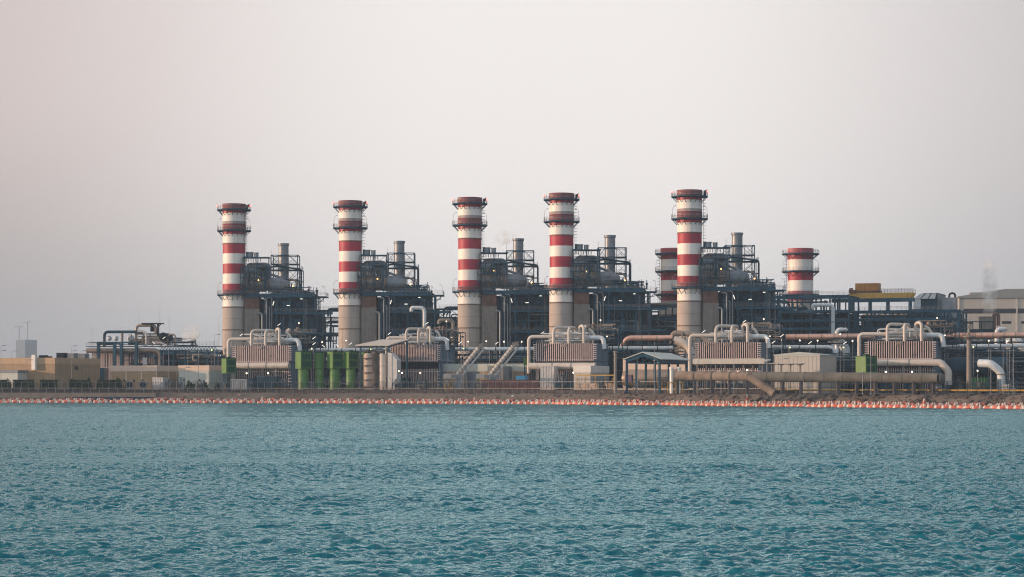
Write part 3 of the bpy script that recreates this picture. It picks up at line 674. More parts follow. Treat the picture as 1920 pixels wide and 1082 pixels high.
# ------------------------------------------------------------------ finned desalination units
def evaporator(pl, pr, label, pipe_z=8.0, right_drop=True, seed=1, front=True):
    P0 = online(PR, pl); P1 = online(PR, pr); L_ = (P1-P0).length; k = L_/17.0; rng = random.Random(seed)
    root = thing('finned_evaporator', label, 'evaporator', (P0.x, P0.y, GZ), None, 'finned evaporator units in a row'); root.scale = (k, 1, 1)
    P = lambda n, m, mb, par=None: mb.build(n, M[m], par or root)
    H, L, D = 14.1, 17.0, 13.0
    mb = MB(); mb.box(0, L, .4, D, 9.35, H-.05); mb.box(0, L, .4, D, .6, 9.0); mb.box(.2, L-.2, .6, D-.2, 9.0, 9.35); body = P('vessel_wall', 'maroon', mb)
    mb = MB(); n = 28
    for i in range(n+1):
        x = L*i/n; mb.box(x-.11, x+.11, 0, .395, 8.95, H)
        mb.box(x-.09, x+.09, .1, .395, .4, 6.9)
    mb.box(-.12, L+.12, -.04, .39, 9.28, 9.42); mb.box(-.12, L+.12, .06, .39, 6.1, 6.25)
    P('front_stiffener', 'fin', mb)
    mb = MB()
    for i in range(11):
        y = 1.2+i*(D-1.4)/10
        mb.box(L+.005, L+.42, y-.13, y+.13, 8.95, H); mb.box(L+.005, L+.4, y-.08, y+.08, .4, 8.8)
    mb.box(L+.01, L+.34, .41, D, 9.28, 9.42)
    P('side_stiffener', 'finshade', mb)
    mb = MB()
    for i in range(8):
        z = 9.6+i*.58; mb.box(-1.0, -.13, .05, .5, z, z+.2); mb.box(L+.13, L+1.0, .05, .5, z, z+.2)
        if i < 6: mb.box(L+.13, L+.9, .05, .5, 1.2+i*.95, 1.4+i*.95)
    P('corner_rib', 'fin', mb)
    mb = MB(); mb.box(-.95, -.1, .55, D, 9.4, H-.3); P('end_box', 'blue2', mb)
    mb = MB()
    for x in (2.2, 6.3, 10.4, 14.5):
        for z in (12.9,): mb.bar((x,-.12,z), (x+.1,-.5,z+.1), .05)
    rail(mb, [(0,.2,H), (L,.2,H)], .95, .03, 1.4); P('railing', 'galv', mb)
    # top piping
    mb = MB(); mb.tube(bend([(-2.6,.8,5.5), (-2.6,.8,16.1), (4.4,1.6,16.1)], 1.3), .52, 12); collars(mb, (-2.6,.8,6), (-2.6,.8,15), .58, 3); P('vapour_pipe', 'cream', mb)
    mb = MB(); mb.lathe([(.3,4.0),(.9,4.6),(.9,13.6),(.5,14.1)], 16, (0,4,15.8), 'x')
    for x in (5.5,7.5,9.5,11.5,13): mb.lathe([(.9,x),(1.0,x+.02),(1.0,x+.2),(.9,x+.22)], 16, (0,4,15.8), 'x', cap=False)
    P('header_drum', 'cream', mb)
    mb = MB(); mb.ball((14.3,2.0,15.6), 1.0, 16, 10); P('drum_head', 'cream', mb)
    mb = MB(); mb.tube(bend([(14.3,2.6,15.7), (19.2,2.6,15.7), (19.6,2.6,12.5)], 1.2), .68, 12); P('outlet_pipe', 'bone', mb)
    for pts in ([(5.0,.5,14.1),(5.0,.5,18.75),(9.2,4.5,18.75),(9.2,4.5,15.5)], [(9.6,.5,14.1),(9.6,.5,18.7),(9.9,6,18.7),(9.9,6,15.5)], [(14.1,.5,14.1),(14.1,.5,19.1),(12.2,2.2,19.1),(12.2,2.2,15.5)], [(8.0,6,15.5),(8.0,6,18.0),(9.2,8,18.0),(9.2,8,15)], [(14.4,4,18.2),(15.4,4,17.6),(16.4,4,15.8)]):
        mb = MB(); mb.tube(bend(pts, 1.5, 6), .43, 12); P('gooseneck_pipe', 'cream', mb)
    mb = MB(); clutter_pipes(mb, 1, 16, 1.2, 6, 14.6, 17.6, 26, rng, .06, .2); P('small_pipework', 'bone', mb)
    mb = MB(); mb.box(14, 22.5, 7, 11, 17.6, 17.8); frame(mb, [14.2, 18.4, 22.4], [7.1, 10.9], [12, 17.6], .12, .4, rng)
    p_ = P('rear_platform', 'blue', mb)
    mb = MB(); rail(mb, [(14,7,17.8), (22.5,7,17.8)], 1.1, .035, 1.2); P('railing', 'galv', mb, p_)
    mb = MB(); clutter_pipes(mb, 11.5, 22, 5.2, 9, 15, 19.8, 22, rng, .08, .26); P('top_pipework', 'duct', mb)
    mb = MB(); clutter_pipes(mb, 15, 23, 7, 10, 13, 17.5, 14, rng, .08, .3); P('rear_pipework', 'blue2', mb)
    for q in range(4):
        mb = MB(); x, y = rng.uniform(12, 17), rng.uniform(5, 8); mb.lathe([(.25,0),(.25,.8),(.42,.85),(.42,1.4),(.15,1.5)], 10, (x,y,18.0+rng.uniform(-.6,.5))); P('valve', rng.choice(['duct','rust','cream']), mb)
    mb = MB(); mb.bar((2.0,-.15,13.4), (3.2,-.5,13.6), .12) ; mb.box(7.6, 8.9, -.35, 0, 13.1, 13.8); P('name_box', 'duct', mb)
    if front:
        mb = MB(); pts = [(-1.5,-2.2,pipe_z), (L+1.4,-2.2,pipe_z)] if not right_drop else [(-1.0,-2.2,pipe_z), (L+2.6,-2.2,pipe_z), (L+4.6,-2.2,pipe_z-2.4), (L+4.6,-2.2,2.2)]
        mb.tube(bend(pts, .7, 3), .95, 16); fp = P('supply_pipe', 'cream', mb)
        mb = MB(); collars(mb, (0,-2.2,pipe_z), (L,-2.2,pipe_z), 1.05, 5.2)
        for x in (1.2, 5.5, 9.8, 14.1): mb.bar((x,-2.2,0), (x,-2.2,pipe_z-.8), .16); mb.bar((x-.02,-2.2,pipe_z-.9), (x-.02,-1.2,pipe_z-2.4), .1)
        P('pipe_support', 'grey', mb, fp)
    mb = MB(); mb.box(3.5, 7.5, -3.2, -1.2, 0, 4.2); mb.box(10, 13.5, -3.0, -1.2, 0, 3.6); P('pump_housing', 'blue2', mb)
    for (x, z) in ((5.3, 5.7), (12.2, 5.7)):
        mb = MB(); mb.ball((x,-3.3,z), .24); mb.k = 1; mb.bar((x,-3.3,0), (x,-3.3,z-.2), .05); mb.build('flood_lamp', [M['lampw'], M['galv']], root)
    return root
evaporator(441, 540, 'finned evaporator unit left of the tall green filters', 8.0, False, 31)
evaporator(736, 820, 'finned evaporator unit partly hidden by the sloped canopy', 8.0, False, 32, front=False)
evaporator(1006, 1112, 'finned evaporator unit with black-vented coolers in front of its left corner', 7.6, False, 33)
evaporator(1309, 1420, 'finned evaporator unit standing behind the long flat canopy', 8.0, False, 34, front=False)
evaporator(1628, 1748, 'finned evaporator unit at the right, its thick pipe bending down to the ground', 8.2, True, 35)

# ------------------------------------------------------------------ generic building
def building(name, label, cat, pl, pr, Y, D, ytop, wall='beige', panel=None, fascia=None, fh=1.6, roof=None, panels=4, door=None, wins=()):
    P0, L_ = span(pl, pr, Y); H = lz(ytop, Y); root = thing(name, label, cat, P0)
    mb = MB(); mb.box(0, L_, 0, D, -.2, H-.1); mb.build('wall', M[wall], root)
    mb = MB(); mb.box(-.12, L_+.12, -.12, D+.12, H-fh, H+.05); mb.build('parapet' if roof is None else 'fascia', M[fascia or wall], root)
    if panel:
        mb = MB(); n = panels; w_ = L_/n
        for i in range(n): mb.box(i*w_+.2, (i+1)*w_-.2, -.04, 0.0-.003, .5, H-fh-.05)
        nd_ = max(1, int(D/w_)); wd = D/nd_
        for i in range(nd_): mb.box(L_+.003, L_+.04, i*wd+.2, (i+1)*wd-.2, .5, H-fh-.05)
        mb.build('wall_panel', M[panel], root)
    if door:
        x, w_, h_ = door; mb = MB(); mb.box(x, x+w_, -.08, -.045, 0, h_); mb.build('door', M['glass'], root)
    for (x, w_, z, h_) in wins:
        mb = MB(); mb.box(x, x+w_, -.14, -.045, z, z+h_); mb.build('window', M['glass'], root)
    return root, L_, H
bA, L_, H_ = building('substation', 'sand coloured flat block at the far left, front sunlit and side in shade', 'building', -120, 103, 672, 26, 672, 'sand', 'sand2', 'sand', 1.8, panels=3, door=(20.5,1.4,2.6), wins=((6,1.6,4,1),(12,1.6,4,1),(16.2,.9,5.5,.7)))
mb = MB(); mb.box(L_+.01, L_+.12, 11, 13, H_-3.5, H_-2.4); mb.build('side_vent', M['glass'], bA)
mb = MB(); mb.box(L_-7.3, L_-6.0, -1.3, -.13, H_-3.6, H_+.9); mb.build('flue_box', M['white'], bA)
mb = MB(); mb.box(L_-6.0, L_-3.6, .6, 2, H_, H_+.8); mb.box(L_-3.3, L_-2.2, .6, 2, H_, H_+.5); mb.build('roof_unit', M['black'], bA)
mb = MB(); rail(mb, [(L_-.2,14,H_), (L_-.2,25,H_), (L_-14,25.5,H_)], 1.2, .05, 1.5); mb.build('railing', M['galv'], bA)
for k in range(3):
    mb = MB(); mb.box(0, 2.4, 0, 2.4, 0, 1.5); [mb.box(.2+j*.55, .45+j*.55, -.08, -.01, .2, 1.3) for j in range(4)]
    o = mb.build('air_conditioner', M['grey' if k else 'black'], None, Vector(P0:=bA.location)+U*(L_-2.6)+V*(5+k*6.2)+Vector((0,0,H_+.06)), -TH)
    tag(o, ['dark air conditioner box at the front edge of the sand block roof', 'grey ribbed air conditioner in the middle of the sand block roof', 'grey ribbed air conditioner at the rear of the sand block roof beside the railing'][k], 'air conditioner', 'roof air conditioners')
building('guard_house', 'low grey shed in front of the far left sand block', 'shed', -60, 33, 662, 6, 694.5, 'palegr', None, 'grey', .8)
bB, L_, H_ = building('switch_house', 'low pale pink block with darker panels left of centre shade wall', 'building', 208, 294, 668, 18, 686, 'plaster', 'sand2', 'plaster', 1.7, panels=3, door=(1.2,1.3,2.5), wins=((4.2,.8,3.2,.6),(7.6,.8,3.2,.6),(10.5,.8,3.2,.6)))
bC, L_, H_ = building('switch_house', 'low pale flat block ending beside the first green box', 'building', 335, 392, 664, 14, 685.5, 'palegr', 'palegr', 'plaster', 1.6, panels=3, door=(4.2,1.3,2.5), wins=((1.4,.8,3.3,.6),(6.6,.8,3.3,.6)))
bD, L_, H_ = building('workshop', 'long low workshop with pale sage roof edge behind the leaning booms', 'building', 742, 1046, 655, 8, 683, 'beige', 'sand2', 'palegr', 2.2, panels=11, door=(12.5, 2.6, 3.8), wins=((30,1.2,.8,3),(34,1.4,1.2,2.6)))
mb = MB(); mb.box(12, 15.6, -1.2, -.1, 3.9, 4.2); mb.build('door_canopy', M['grey'], bD)
bE, L_, H_ = building('control_cabin', 'small cream cabin with yellow handrails left of the grey column', 'building', 1076, 1107, 615, 17, 686, 'cream', None, 'white', 1.9, panels=2)
bF, L_, H_ = building('warehouse', 'plain beige block with shaded side behind the long brown pipe', 'building', 1452, 1537, 590, 22, 665.5, 'beige', None, 'palegr', .35)
mb = MB(); mb.prism([(-.3,H_+.05),(L_+.3,H_+.05),(L_*.55,H_+.75)], 'y', -.2, 22.2); mb.build('roof', M['palegr'], bF)
mb = MB()
for i in range(12): mb.box(L_*i/12, L_*i/12+.06, -.05, -.003, 0, H_-.4)
mb.build('cladding_seam', M['palegr'], bF)

# big beige hall far right
P0 = at(1797, 815); hH = lz(557.5, 815)
hall = thing('turbine_hall', 'big beige hall with a dark window strip at the right edge', 'building', P0, R(-6)); HLn = 95
mb = MB(); mb.box(0, HLn, 0, 60, 0, hH)
mb.build('wall', M['beige'], hall)
mb = MB(); mb.box(1.8, HLn, -.06, -.003, lz(588,815), lz(579,815)); mb.build('window_band', M['glass'], hall)
for i in range(5):
    mb = MB(); mb.box(1.8+i*7, 5.2+i*7, -.06, -.003, lz(607.5,815), lz(602.5,815)); mb.build('window', M['glass'], hall)
mb = MB()
for x in range(0, HLn, 1): mb.box(x, x+.07, -.05, -.002, 0, lz(589,815)); mb.box(x, x+.07, -.05, -.002, lz(578,815), hH)
for x in (0, 21, 42): mb.box(x, x+.5, -.25, -.055, 0, hH)
mb.build('cladding_seam', M['beige'], hall)
mb = MB(); mb.prism([(-.4,hH-.3),(-.4,hH+.3),(17,hH+3.0),(HLn,hH+3.0),(HLn,hH-.3)], 'y', -.6, 61); mb.build('roof', M['roofgr'], hall)
mb = MB(); mb.box(4.5, 13, 2.5, 8, hH+.9, hH+1.9); mb.build('roof_monitor', M['roofgr'], hall)

# ------------------------------------------------------------------ right rear: dark open steelwork, gantry crane, annexe
PX = at(1330, 765)
def Xsteel(label, pl, pr, Y, levels, depth, seed, fill=.5, back=None):
    rng = random.Random(seed); P0, L_ = span(pl, pr, Y); root = thing('steel_platform', label, 'steelwork', P0)
    n = max(2, int(L_/6)); zs = [0]+[lz(y, Y) for y in levels]
    mb = MB(); frame(mb, [L_*i/n for i in range(n+1)], [0, depth*.5, depth], zs, .28, .35, rng)
    for z in zs[1:]: mb.box(0, L_, -.2, 0, z-.45, z+.45)
    mb.box(0, L_, 0, depth, zs[-2]+.1, zs[-2]+.3); mb.build('steel_frame', M['blue'], root)
    mb = MB(); x = 0
    while x < L_-3:
        w_ = rng.uniform(2, 6)
        if rng.random() < fill:
            z = rng.choice(zs[:-1]); mb.box(x, min(L_, x+w_), 1, depth*.5-1, z+.5, z+rng.uniform(1.5, 4.5))
        x += w_+.4
    mb.build('equipment_housing', M['blue2'], root)
    if back: mb = MB(); mb.box(0, L_, depth*.5+1, depth-1, 0, lz(back, Y)); [mb.box(i*2.2, i*2.2+.25, depth*.5+.8, depth*.5+.995, 0, lz(back, Y)) for i in range(int(L_/2.2))]; mb.build('back_casing', M['blue2'], root)
    mb = MB(); clutter_pipes(mb, 0, L_, .2, depth*.5, 1, zs[-1], int(L_*1.9), rng, .1, .35); mb.build('pipework', M['blue2'], root)
    mb = MB(); clutter_pipes(mb, 0, L_, .2, depth*.5, 1, zs[-2], int(L_*.5), rng, .1, .45); mb.build('pale_pipework', M['duct'], root)
    mb = MB(); rail(mb, [(0,0,zs[-1]+.45), (L_,0,zs[-1]+.45)], 1.2, .05, 1.7); mb.build('railing', M['galv'], root)
    return root, L_, zs
Xsteel('dark steelwork under the short right-hand chimney', 1450, 1592, 735, [634, 617, 602, 585, 557], 16, 41, .8, 588)
r1, L1, z1 = Xsteel('dark open steelwork carrying the yellow crane', 1592, 1800, 745, [634, 617, 600, 585], 14, 42, .6, 609)
mb = MB()
for x in (0, 6.5, 12.5, 20): mb.box(x, x+1.1, 0.2, 1.2, z1[-1], lz(566,745))
mb.box(-6, 22, 0, 1.4, lz(567,745), lz(560,745)); mb.build('crane_runway', M['blue'], r1)
mb = MB()
for x in (L1-6.5, L1-3.6): mb.bar((x,-.4,0), (x,-.4,z1[-1]), .22)
for i in range(7): z = z1[-1]-3-i*2.9; xbrace(mb, (L1-6.5,-.4), (L1-3.6,-.4), z, z+2.9, .12)
mb.bar((L1-3.4,-.4,z1[-1]-.5), (L1-.3,-.4,z1[-1]-6), .3); mb.box(L1-.9, L1+.1, -.5, .5, 0, z1[-1]+.4); mb.build('braced_tower', M['blue'], r1)
xs_, Lx = span(1320, 1480, 760)
Xsteel('dark steelwork filling behind the rightmost boiler structure', 1335, 1470, 770, [640, 622, 604, 586, 566], 14, 43, .9, 575)
# beige turbine casings glimpsed through
for k, (pl, pr, yt, yb, lb_) in enumerate(((1614,1662,590,602,'long beige casing glimpsed low behind the crane steelwork'),(1667,1715,586,600,'beige casing glimpsed through steelwork right of the other one'))):
    P0, L_ = span(pl, pr, 775); root = thing('turbine_casing', lb_, 'turbine', P0)
    mb = MB(); z0, z1_ = lz(yb,775), lz(yt,775); mb.lathe([(1.3,0),(z1_/2-z0/2+.3,1.2),(z1_/2-z0/2+.3,L_-1.2),(1.2,L_)], 16, (0,2,(z0+z1_)/2), 'x'); mb.build('casing', M['sand'], root)
    mb = MB(); mb.box(0, L_, .5, 3.5, 0, z0+.6); mb.build('plinth', M['black'], root)
# crane
P0, L_ = span(1590, 1714, 748); cz = lz(562, 748); Lc = L_
cr = thing('gantry_crane', 'yellow overhead crane on top of the dark steelwork', 'crane', (P0.x, P0.y, GZ+cz))
mb = MB(); mb.prism([(0,.2),(0,1.8),(.8,2.2),(Lc-.3,2.2),(Lc-1.4,0),(Lc*.5,-.2),(Lc*.45,.3)], 'y', 0, 1.2); mb.prism([(0,.2),(0,1.8),(.8,2.2),(Lc-.3,2.2),(Lc-1.4,0),(2,.2)], 'y', 4.5, 5.6); mb.build('girder', M['yellow'], cr)
mb = MB(); mb.box(2.4, 10.3, .3, 5, 3.0, 5.4); mb.box(2.3, 10.4, .2, 5.1, 5.4, 5.5); mb.build('trolley_cabin', M['orange'], cr)
mb = MB(); mb.box(.3, 3.2, -.4, 5, 2.2, 3.3); mb.box(3.2, 10.5, .1, 5, 2.25, 2.98); mb.box(.5, 1.6, -.4, 1, 3.3, 3.9); mb.build('hoist_gear', M['rust'], cr)
mb = MB(); rail(mb, [(10.5,0,2.2), (Lc-.4,0,2.2)], 1.3, .05, .9); rail(mb, [(10.5,5.5,2.2), (Lc-.4,5.5,2.2)], 1.3, .05, .9); mb.build('railing', M['black'], cr)
# annexe
P0, L_ = span(1703, 1756, 760); an = thing('turbine_annexe', 'grey annexe with white sloped roof panels right of the yellow crane', 'building', P0)
z0, z1_ = 0, lz(561, 760); zt = lz(549.5, 760)
mb = MB(); mb.box(1.5, L_, 2, 20, 0, z1_); mb.prism([(1.5,z1_),(L_,z1_),(L_,zt),(4.5,zt)], 'y', 3, 20); mb.build('wall', M['blue2'], an)
mb = MB(); mb.box(L_, L_+.15, 2, 19, 0, zt-.4); mb.box(L_+.15, L_+3.2, 12, 19, 0, z1_+.7); mb.build('side_wall', M['grey'], an)
mb = MB()
for i in range(3): mb.prism([(1.5+i*2.6,z1_+.1),(3.7+i*2.6,z1_+.1),(5.4+i*2.0,zt-.2),(3.9+i*2.0,zt-.2)], 'y', 1.4, 1.6)
mb.box(1.5, 4, 1.6, 1.9, 8, z1_); mb.build('roof_panel', M['bone'], an)
P0 = at(1778, 757); vd = thing('vent_duct', 'dark arched vent pipe on a grey casing near the beige hall', 'vent', P0)
mb = MB(); mb.box(-2.2, 2.6, 0, 4, 0, lz(558,757)); mb.build('casing', M['grey'], vd)
mb = MB(); zt = lz(558,757); mb.tube(bend([(.2,1,zt-.5), (.2,1,zt+1.5), (2.2,1,zt+1.5), (2.2,1,zt-3)], .9), .35, 10); mb.build('arched_pipe', M['black'], vd)
P0 = at(1840, 770); vd = thing('vent_duct', 'rust brown box vent with arched duct below the steam plume', 'vent', P0, 0); s_ = F/770
mb = MB(); mb.box(0, 22/s_, 0, 4, lz(617,770), lz(594,770)); mb.box(-.1, 22/s_+.1, -.1, 4.1, lz(595,770), lz(594,770)+.1); mb.build('vent_box', M['duct'], vd)
mb = MB(); zt = lz(589,770); mb.tube(bend([(25/s_,1,5), (25/s_,1,zt), (33/s_,1,zt), (33/s_,1,zt-4)], 1.0), .65, 12); mb.build('arched_pipe', M['rust'], vd)
mb = MB(); mb.box(-3, 40/s_, .5, 5, 0, lz(617,770)); frame(mb, [-6,-3,0,4.1], [-.2,3], [0,lz(625,770),lz(603,770)], .15, .3); mb.build('plinth', M['blue2'], vd)
lowplant('dark low equipment along the foot of the big beige hall', 1775, 1990, 60, 27, 17)
# upright elbow pipes
def elbow(label, px, Y, ytop, ybot, w_, side, m_='bone', ln=3.5):
    s_ = F/Y; root = thing('elbow_pipe', label, 'pipe', at(px, Y), 0); r_ = w_/s_/2
    mb = MB(); zt = lz(ytop, Y)-r_; mb.tube(bend([(side*ln,.3,zt-(1.2 if abs(side*ln) > 4 else 0)), (side*ln,.3,zt), (0,0,zt), (0,0,0)], r_*2.4), r_, 14); mb.build('pipe', M[m_], root)
    mb = MB(); collars(mb, (0,0,0), (0,0,zt-1), r_*1.08, 4.5); mb.build('pipe_collar', M['ring'], root)
elbow('upright pale pipe with short elbow over the pink pipe, left of the last finned unit', 1569, 668, 614, 650, 8, 1, 'bone', 2.8)
elbow('tall pale pipe looping over dark steelwork left of the last finned unit', 1562, 715, 568.5, 650, 7, -1, 'bone', 6.5)
elbow('upright pale pipe with short elbow near the right edge', 1869, 640, 613, 650, 8.5, 1, 'bone', 2.6)
elbow('curved pale pipe against dark steel above the second finned unit', 796, 705, 573.5, 650, 7, -1, 'bone', 4.2)
elbow('curved pale pipe just left of the boom chimney', 850, 700, 597, 650, 7, -1, 'duct', 4.5)
# big valve manifolds in front of the pink pipe
for px, lb_ in ((1283, 'tan manifold of fat pipes at the foot of the tallest chimney'), (1571, 'pale manifold dropping from the white pipe beside the beige block'), (1905,'pale manifold bending down at the right edge')):
    Y = 655 if px < 1400 else 628
    P0 = at(px-12, Y); root = thing('pipe_manifold', lb_, 'pipe', P0)
    mb = MB(); mb.tube(bend([(-1,0,15.5), (2.4,0,14.8), (4.6,0,11.5), (4.6,0,0)], 2), 1.3, 16); mb.build('main_pipe', M['cream' if px < 1400 else 'bone'], root)
    if px < 1400:
        mb = MB(); mb.tube(bend([(-1.8,.5,12), (-1.8,.5,17.8), (6.5,1,17.0), (11,1,14)], 1.5), .8, 12); mb.build('branch_pipe', M['duct'], root)
        rng = random.Random(3); mb = MB(); clutter_pipes(mb, -2.5, 6, -.8, .6, 10, 18, 20, rng, .1, .3); mb.build('pipework', M['duct'], root)

# ------------------------------------------------------------------ left process unit
Y = 735; s_ = F/Y; X0 = at(160, Y)
lu = thing('left_process_unit', 'rust stained process unit with looping pipes left of the first chimney', 'process unit', X0, R(-8))
W = lambda px: (px-160)/s_
Z = lambda py: lz(py, Y)
P = lambda n, m, mb, par=None: mb.build(n, M[m], par or lu)
mb = MB(); mb.box(W(165), W(330), 4, 18, 0, Z(656)); P('vessel_wall', 'maroon', mb)
mb = MB()
for i in range(27):
    px = 167+i*5.2; mb.box(W(px), W(px+(2.6 if i % 3 else 4.2)), 3.6, 3.995, 0, Z(662))
mb.box(W(165), W(305), 3.5, 3.99, Z(690), Z(688.5)); P('stiffener', 'fin', mb)
mb = MB()
for px, w_, yt in ((184.5,5,641),(216,5,641),(229,4.5,645),(258,4.5,642)): mb.box(W(px), W(px+w_), -1.2, -.2, 0, Z(yt))
mb.box(W(184.5), W(262.5), -1.0, -.3, Z(644), Z(641)); mb.box(W(186), W(196), -.6, 3, 0, Z(690)); P('portal_frame', 'blue', mb)
for pts, r_, m_ in (([(161,1,657.5),(296,1,657.5),(303,1,664),(303,1,690)], 4.3/s_, 'insul'), ([(197,0,650),(197,0,622.5),(272,0,622.5)], 2.7/s_, 'blue2'), ([(231.5,0,650),(231.5,0,624)], 2.4/s_, 'duct'), ([(279,-.5,645),(279,-.5,622),(262,-.5,622)], 1.6/s_, 'lgrey'),
                    ([(256,1.5,650),(256,1.5,610.5),(294,1.5,610.5),(294,1.5,628)], 2.6/s_, 'insul'), ([(252,2,639),(318,2,639)], 3.6/s_, 'insul'), ([(240,2,645),(320,2,645)], 2.2/s_, 'copper'), ([(270,2,632),(316,2,632)], 2.8/s_, 'duct'),
                    ([(318,1,650),(318,1,627.5),(333,1,627.5),(333,1,650)], 1.6/s_, 'duct'), ([(292,0,642),(303,0,642),(318,0,648)], 1.3/s_, 'lgrey'), ([(283,0,640),(279,0,648),(262,0,651)], 1.5/s_, 'lgrey'),
                    ([(365,1,650),(365,1,636.5),(371,1,636.5),(371,1,650)], 1.2/s_, 'black')):
    mb = MB(); mb.tube(bend([(W(a), b_, Z(c)) for a, b_, c in pts], 1.4), r_, 12); P('process_pipe', m_, mb)
mb = MB(); mb.ball((W(201),3,Z(634)), .9); mb.ball((W(214),3,Z(634)), .95); mb.ball((W(243),3,Z(635)), 1.3); P('vessel_head', 'bone', mb)
mb = MB(); mb.lathe([(.2,0),(4.6/s_,.3),(7.8/s_,1),(8/s_,2.5),(6/s_,4)], 16, (W(302),2,Z(633)), 'x'); mb.ball((W(308),1.6,Z(632)), 8.5/s_, 14, 8); P('dark_drum', 'black', mb)
mb = MB(); mb.box(W(268), W(306), .2, 4, Z(608), Z(606)); mb.box(W(298), W(301), .5, 1, Z(630), Z(608)); mb.bar((W(286),1,Z(622)), (W(286),1,Z(608)), .2); mb.bar((W(306),1,Z(607)), (W(301),1,Z(611)), .2); mb.box(W(284), W(289), 1, 3, Z(622), Z(612)); P('top_platform', 'black', mb)
mb = MB(); mb.box(W(160), W(415), .5, 6, Z(650.5), Z(649.2)); 
mb.box(W(165), W(262), 0, 4, Z(642.6), Z(641.8))
i = 305
while i < 413: mb.bar((W(i),.3,Z(656.5)), (W(i+3),.3,Z(650)), .12); mb.bar((W(i+3),.3,Z(650)), (W(i+6),.3,Z(656.5)), .12); i += 6
mb.box(W(305), W(416), .1, .5, Z(658), Z(656)); mb.box(W(305), W(416), .6, 6, Z(665), Z(659)); frame(mb, [W(306), W(330), W(352), W(374), W(396), W(414)], [.4, 6], [0, Z(677), Z(657)], .2, .4); dk = P('pipe_deck', 'blue', mb)
mb = MB(); rail(mb, [(W(372),.4,Z(649.2)), (W(414),.4,Z(649.2))], 1.4, .05, 1.2); rail(mb, [(W(160),.4,Z(649.2)), (W(184),.4,Z(649.2))], 1.4, .05, 1.2); P('railing', 'galv', mb, dk)
rng = random.Random(5)
mb = MB(); clutter_pipes(mb, W(312), W(372), .6, 5, Z(650), Z(634), 26, rng, .07, .2); P('upper_pipework', 'blue2', mb)
mb = MB(); clutter_pipes(mb, W(240), W(325), .6, 3, Z(650), Z(624), 22, rng, .08, .25); clutter_pipes(mb, W(330), W(414), .2, 4, Z(680), Z(658), 26, rng, .1, .4); clutter_pipes(mb, W(170), W(250), .6, 3, Z(649), Z(641), 12, rng, .1, .3); P('pipework', 'duct', mb)
mb = MB(); mb.box(W(310), W(414), 5, 10, 0, Z(668)); P('casing', 'blue2', mb)
mb = MB(); clutter_pipes(mb, W(230), W(300), -.3, 3, Z(685), Z(662), 26, rng, .08, .2); P('front_pipework', 'blue', mb)
mb = MB(); mb.box(W(272), W(280), -.4, .2, Z(684), Z(671)); P('cabinet', 'lgrey', mb)

# ------------------------------------------------------------------ green filters
def green(label, px, Y, ytop, ymid, ybot, wpx, boxed=True, name='green_filter', cyl=True):
    s_ = F/Y; root = thing(name, label, 'filter', at(px, Y), R(-57), 'green filters and boxes')
    a = wpx/s_/1.38/2; z0, z1_, z2 = lz(ybot, Y), lz(ymid, Y), lz(ytop, Y)
    if boxed:
        mb = MB(); mb.box(-a, a, -a, a, z1_, z2); b_ = mb.build('filter_housing', M['lime'], root)
        mb = MB()
        for k in (0, 1): mb.box(a+.003, a+.1, -a*.75, a*.75, z1_+(z2-z1_)*(.12+.45*k), z1_+(z2-z1_)*(.43+.45*k))
        for k in range(5): mb.box(a+.003, a+.12, -a+(2*a-.12)*k/4, -a+(2*a-.12)*k/4+.12, z1_, z2)
        mb.build('side_rib', M['dgreen'], b_)  # shade of the right-hand face put into the darker green
        mb = MB(); mb.box(-a-.1, a+.1, -a-.1, a+.1, z2, z2+.15); mb.box(-a*.3, a*.3, -a*.3, a*.3, z2+.15, z2+.6); mb.build('lid', M['dgreen'], root)
    else:
        mb = MB(); mb.lathe([(a,z1_),(a,z2-.3),(a*1.05,z2-.28),(a*1.05,z2)], 24); mb.build('filter_shell', M['lime'], root)
    if cyl:
        mb = MB(); mb.lathe([(a*.9,0),(a*.9,z1_-.4),(a*.75,z1_-.05)], 24)
        for z in (z1_*.4, z1_*.7): mb.lathe([(a*.9,z),(a*.96,z+.02),(a*.96,z+.14),(a*.9,z+.16)], 24, cap=False)
        mb.build('lower_tank', M['lime'], root)
        mb = MB()
        for q in range(6):
            t_ = -R(57)*0+q; mb.bar((a*1.1*math.cos(t_), a*1.1*math.sin(t_), 0), (a*1.1*math.cos(t_+.5), a*1.1*math.sin(t_+.5), z1_*.5), .07)
        mb.build('brace', M['grey'], root)
    else:
        mb = MB(); [mb.bar((x,y,0), (x,y,z1_), .15) for x in (-a*.8, a*.8) for y in (-a*.8, a*.8)]; mb.build('leg', M['blue'], root)
    return root
green('green box at the left end of the first finned unit', 429, 655, 672.5, 700, 733, 28, cyl=False)
green('leftmost tall green filter, square head on a round tank', 569, 648, 660, 691.5, 733, 31)
green('round headed green filter between the square headed ones', 599, 649, 662, 691, 733, 26, False)
green('square headed green filter right of the round headed one', 628, 647, 660, 691, 733, 30)
green('square headed green filter next to the canopy post', 658, 646, 660, 691, 733, 29)
green('green filter half hidden behind the canopy post', 688, 650, 661, 691, 733, 28)
green('green valve box at the left end of the last finned unit', 1624, 585, 668.5, 700, 735, 38, cyl=False)
green('small green box beside the black-vented coolers', 991, 640, 671, 684, 733, 18, cyl=False)
# low green skid far right
for pl, pr, yt, lb_ in ((1822,1852,708,'low dark green skid near the right edge'),):
    P0, L_ = span(pl, pr, 560); o = thing('green_skid', lb_, 'container', P0)
    mb = MB(); mb.box(0, L_, 0, 5, .2, lz(yt,560)); mb.build('box', M['dgreen'], o); mb = MB(); [mb.box(i*.8, i*.8+.15, -.1, -.003, .2, lz(yt,560)) for i in range(int(L_/.8))]; mb.build('rib', M['lime'], o)

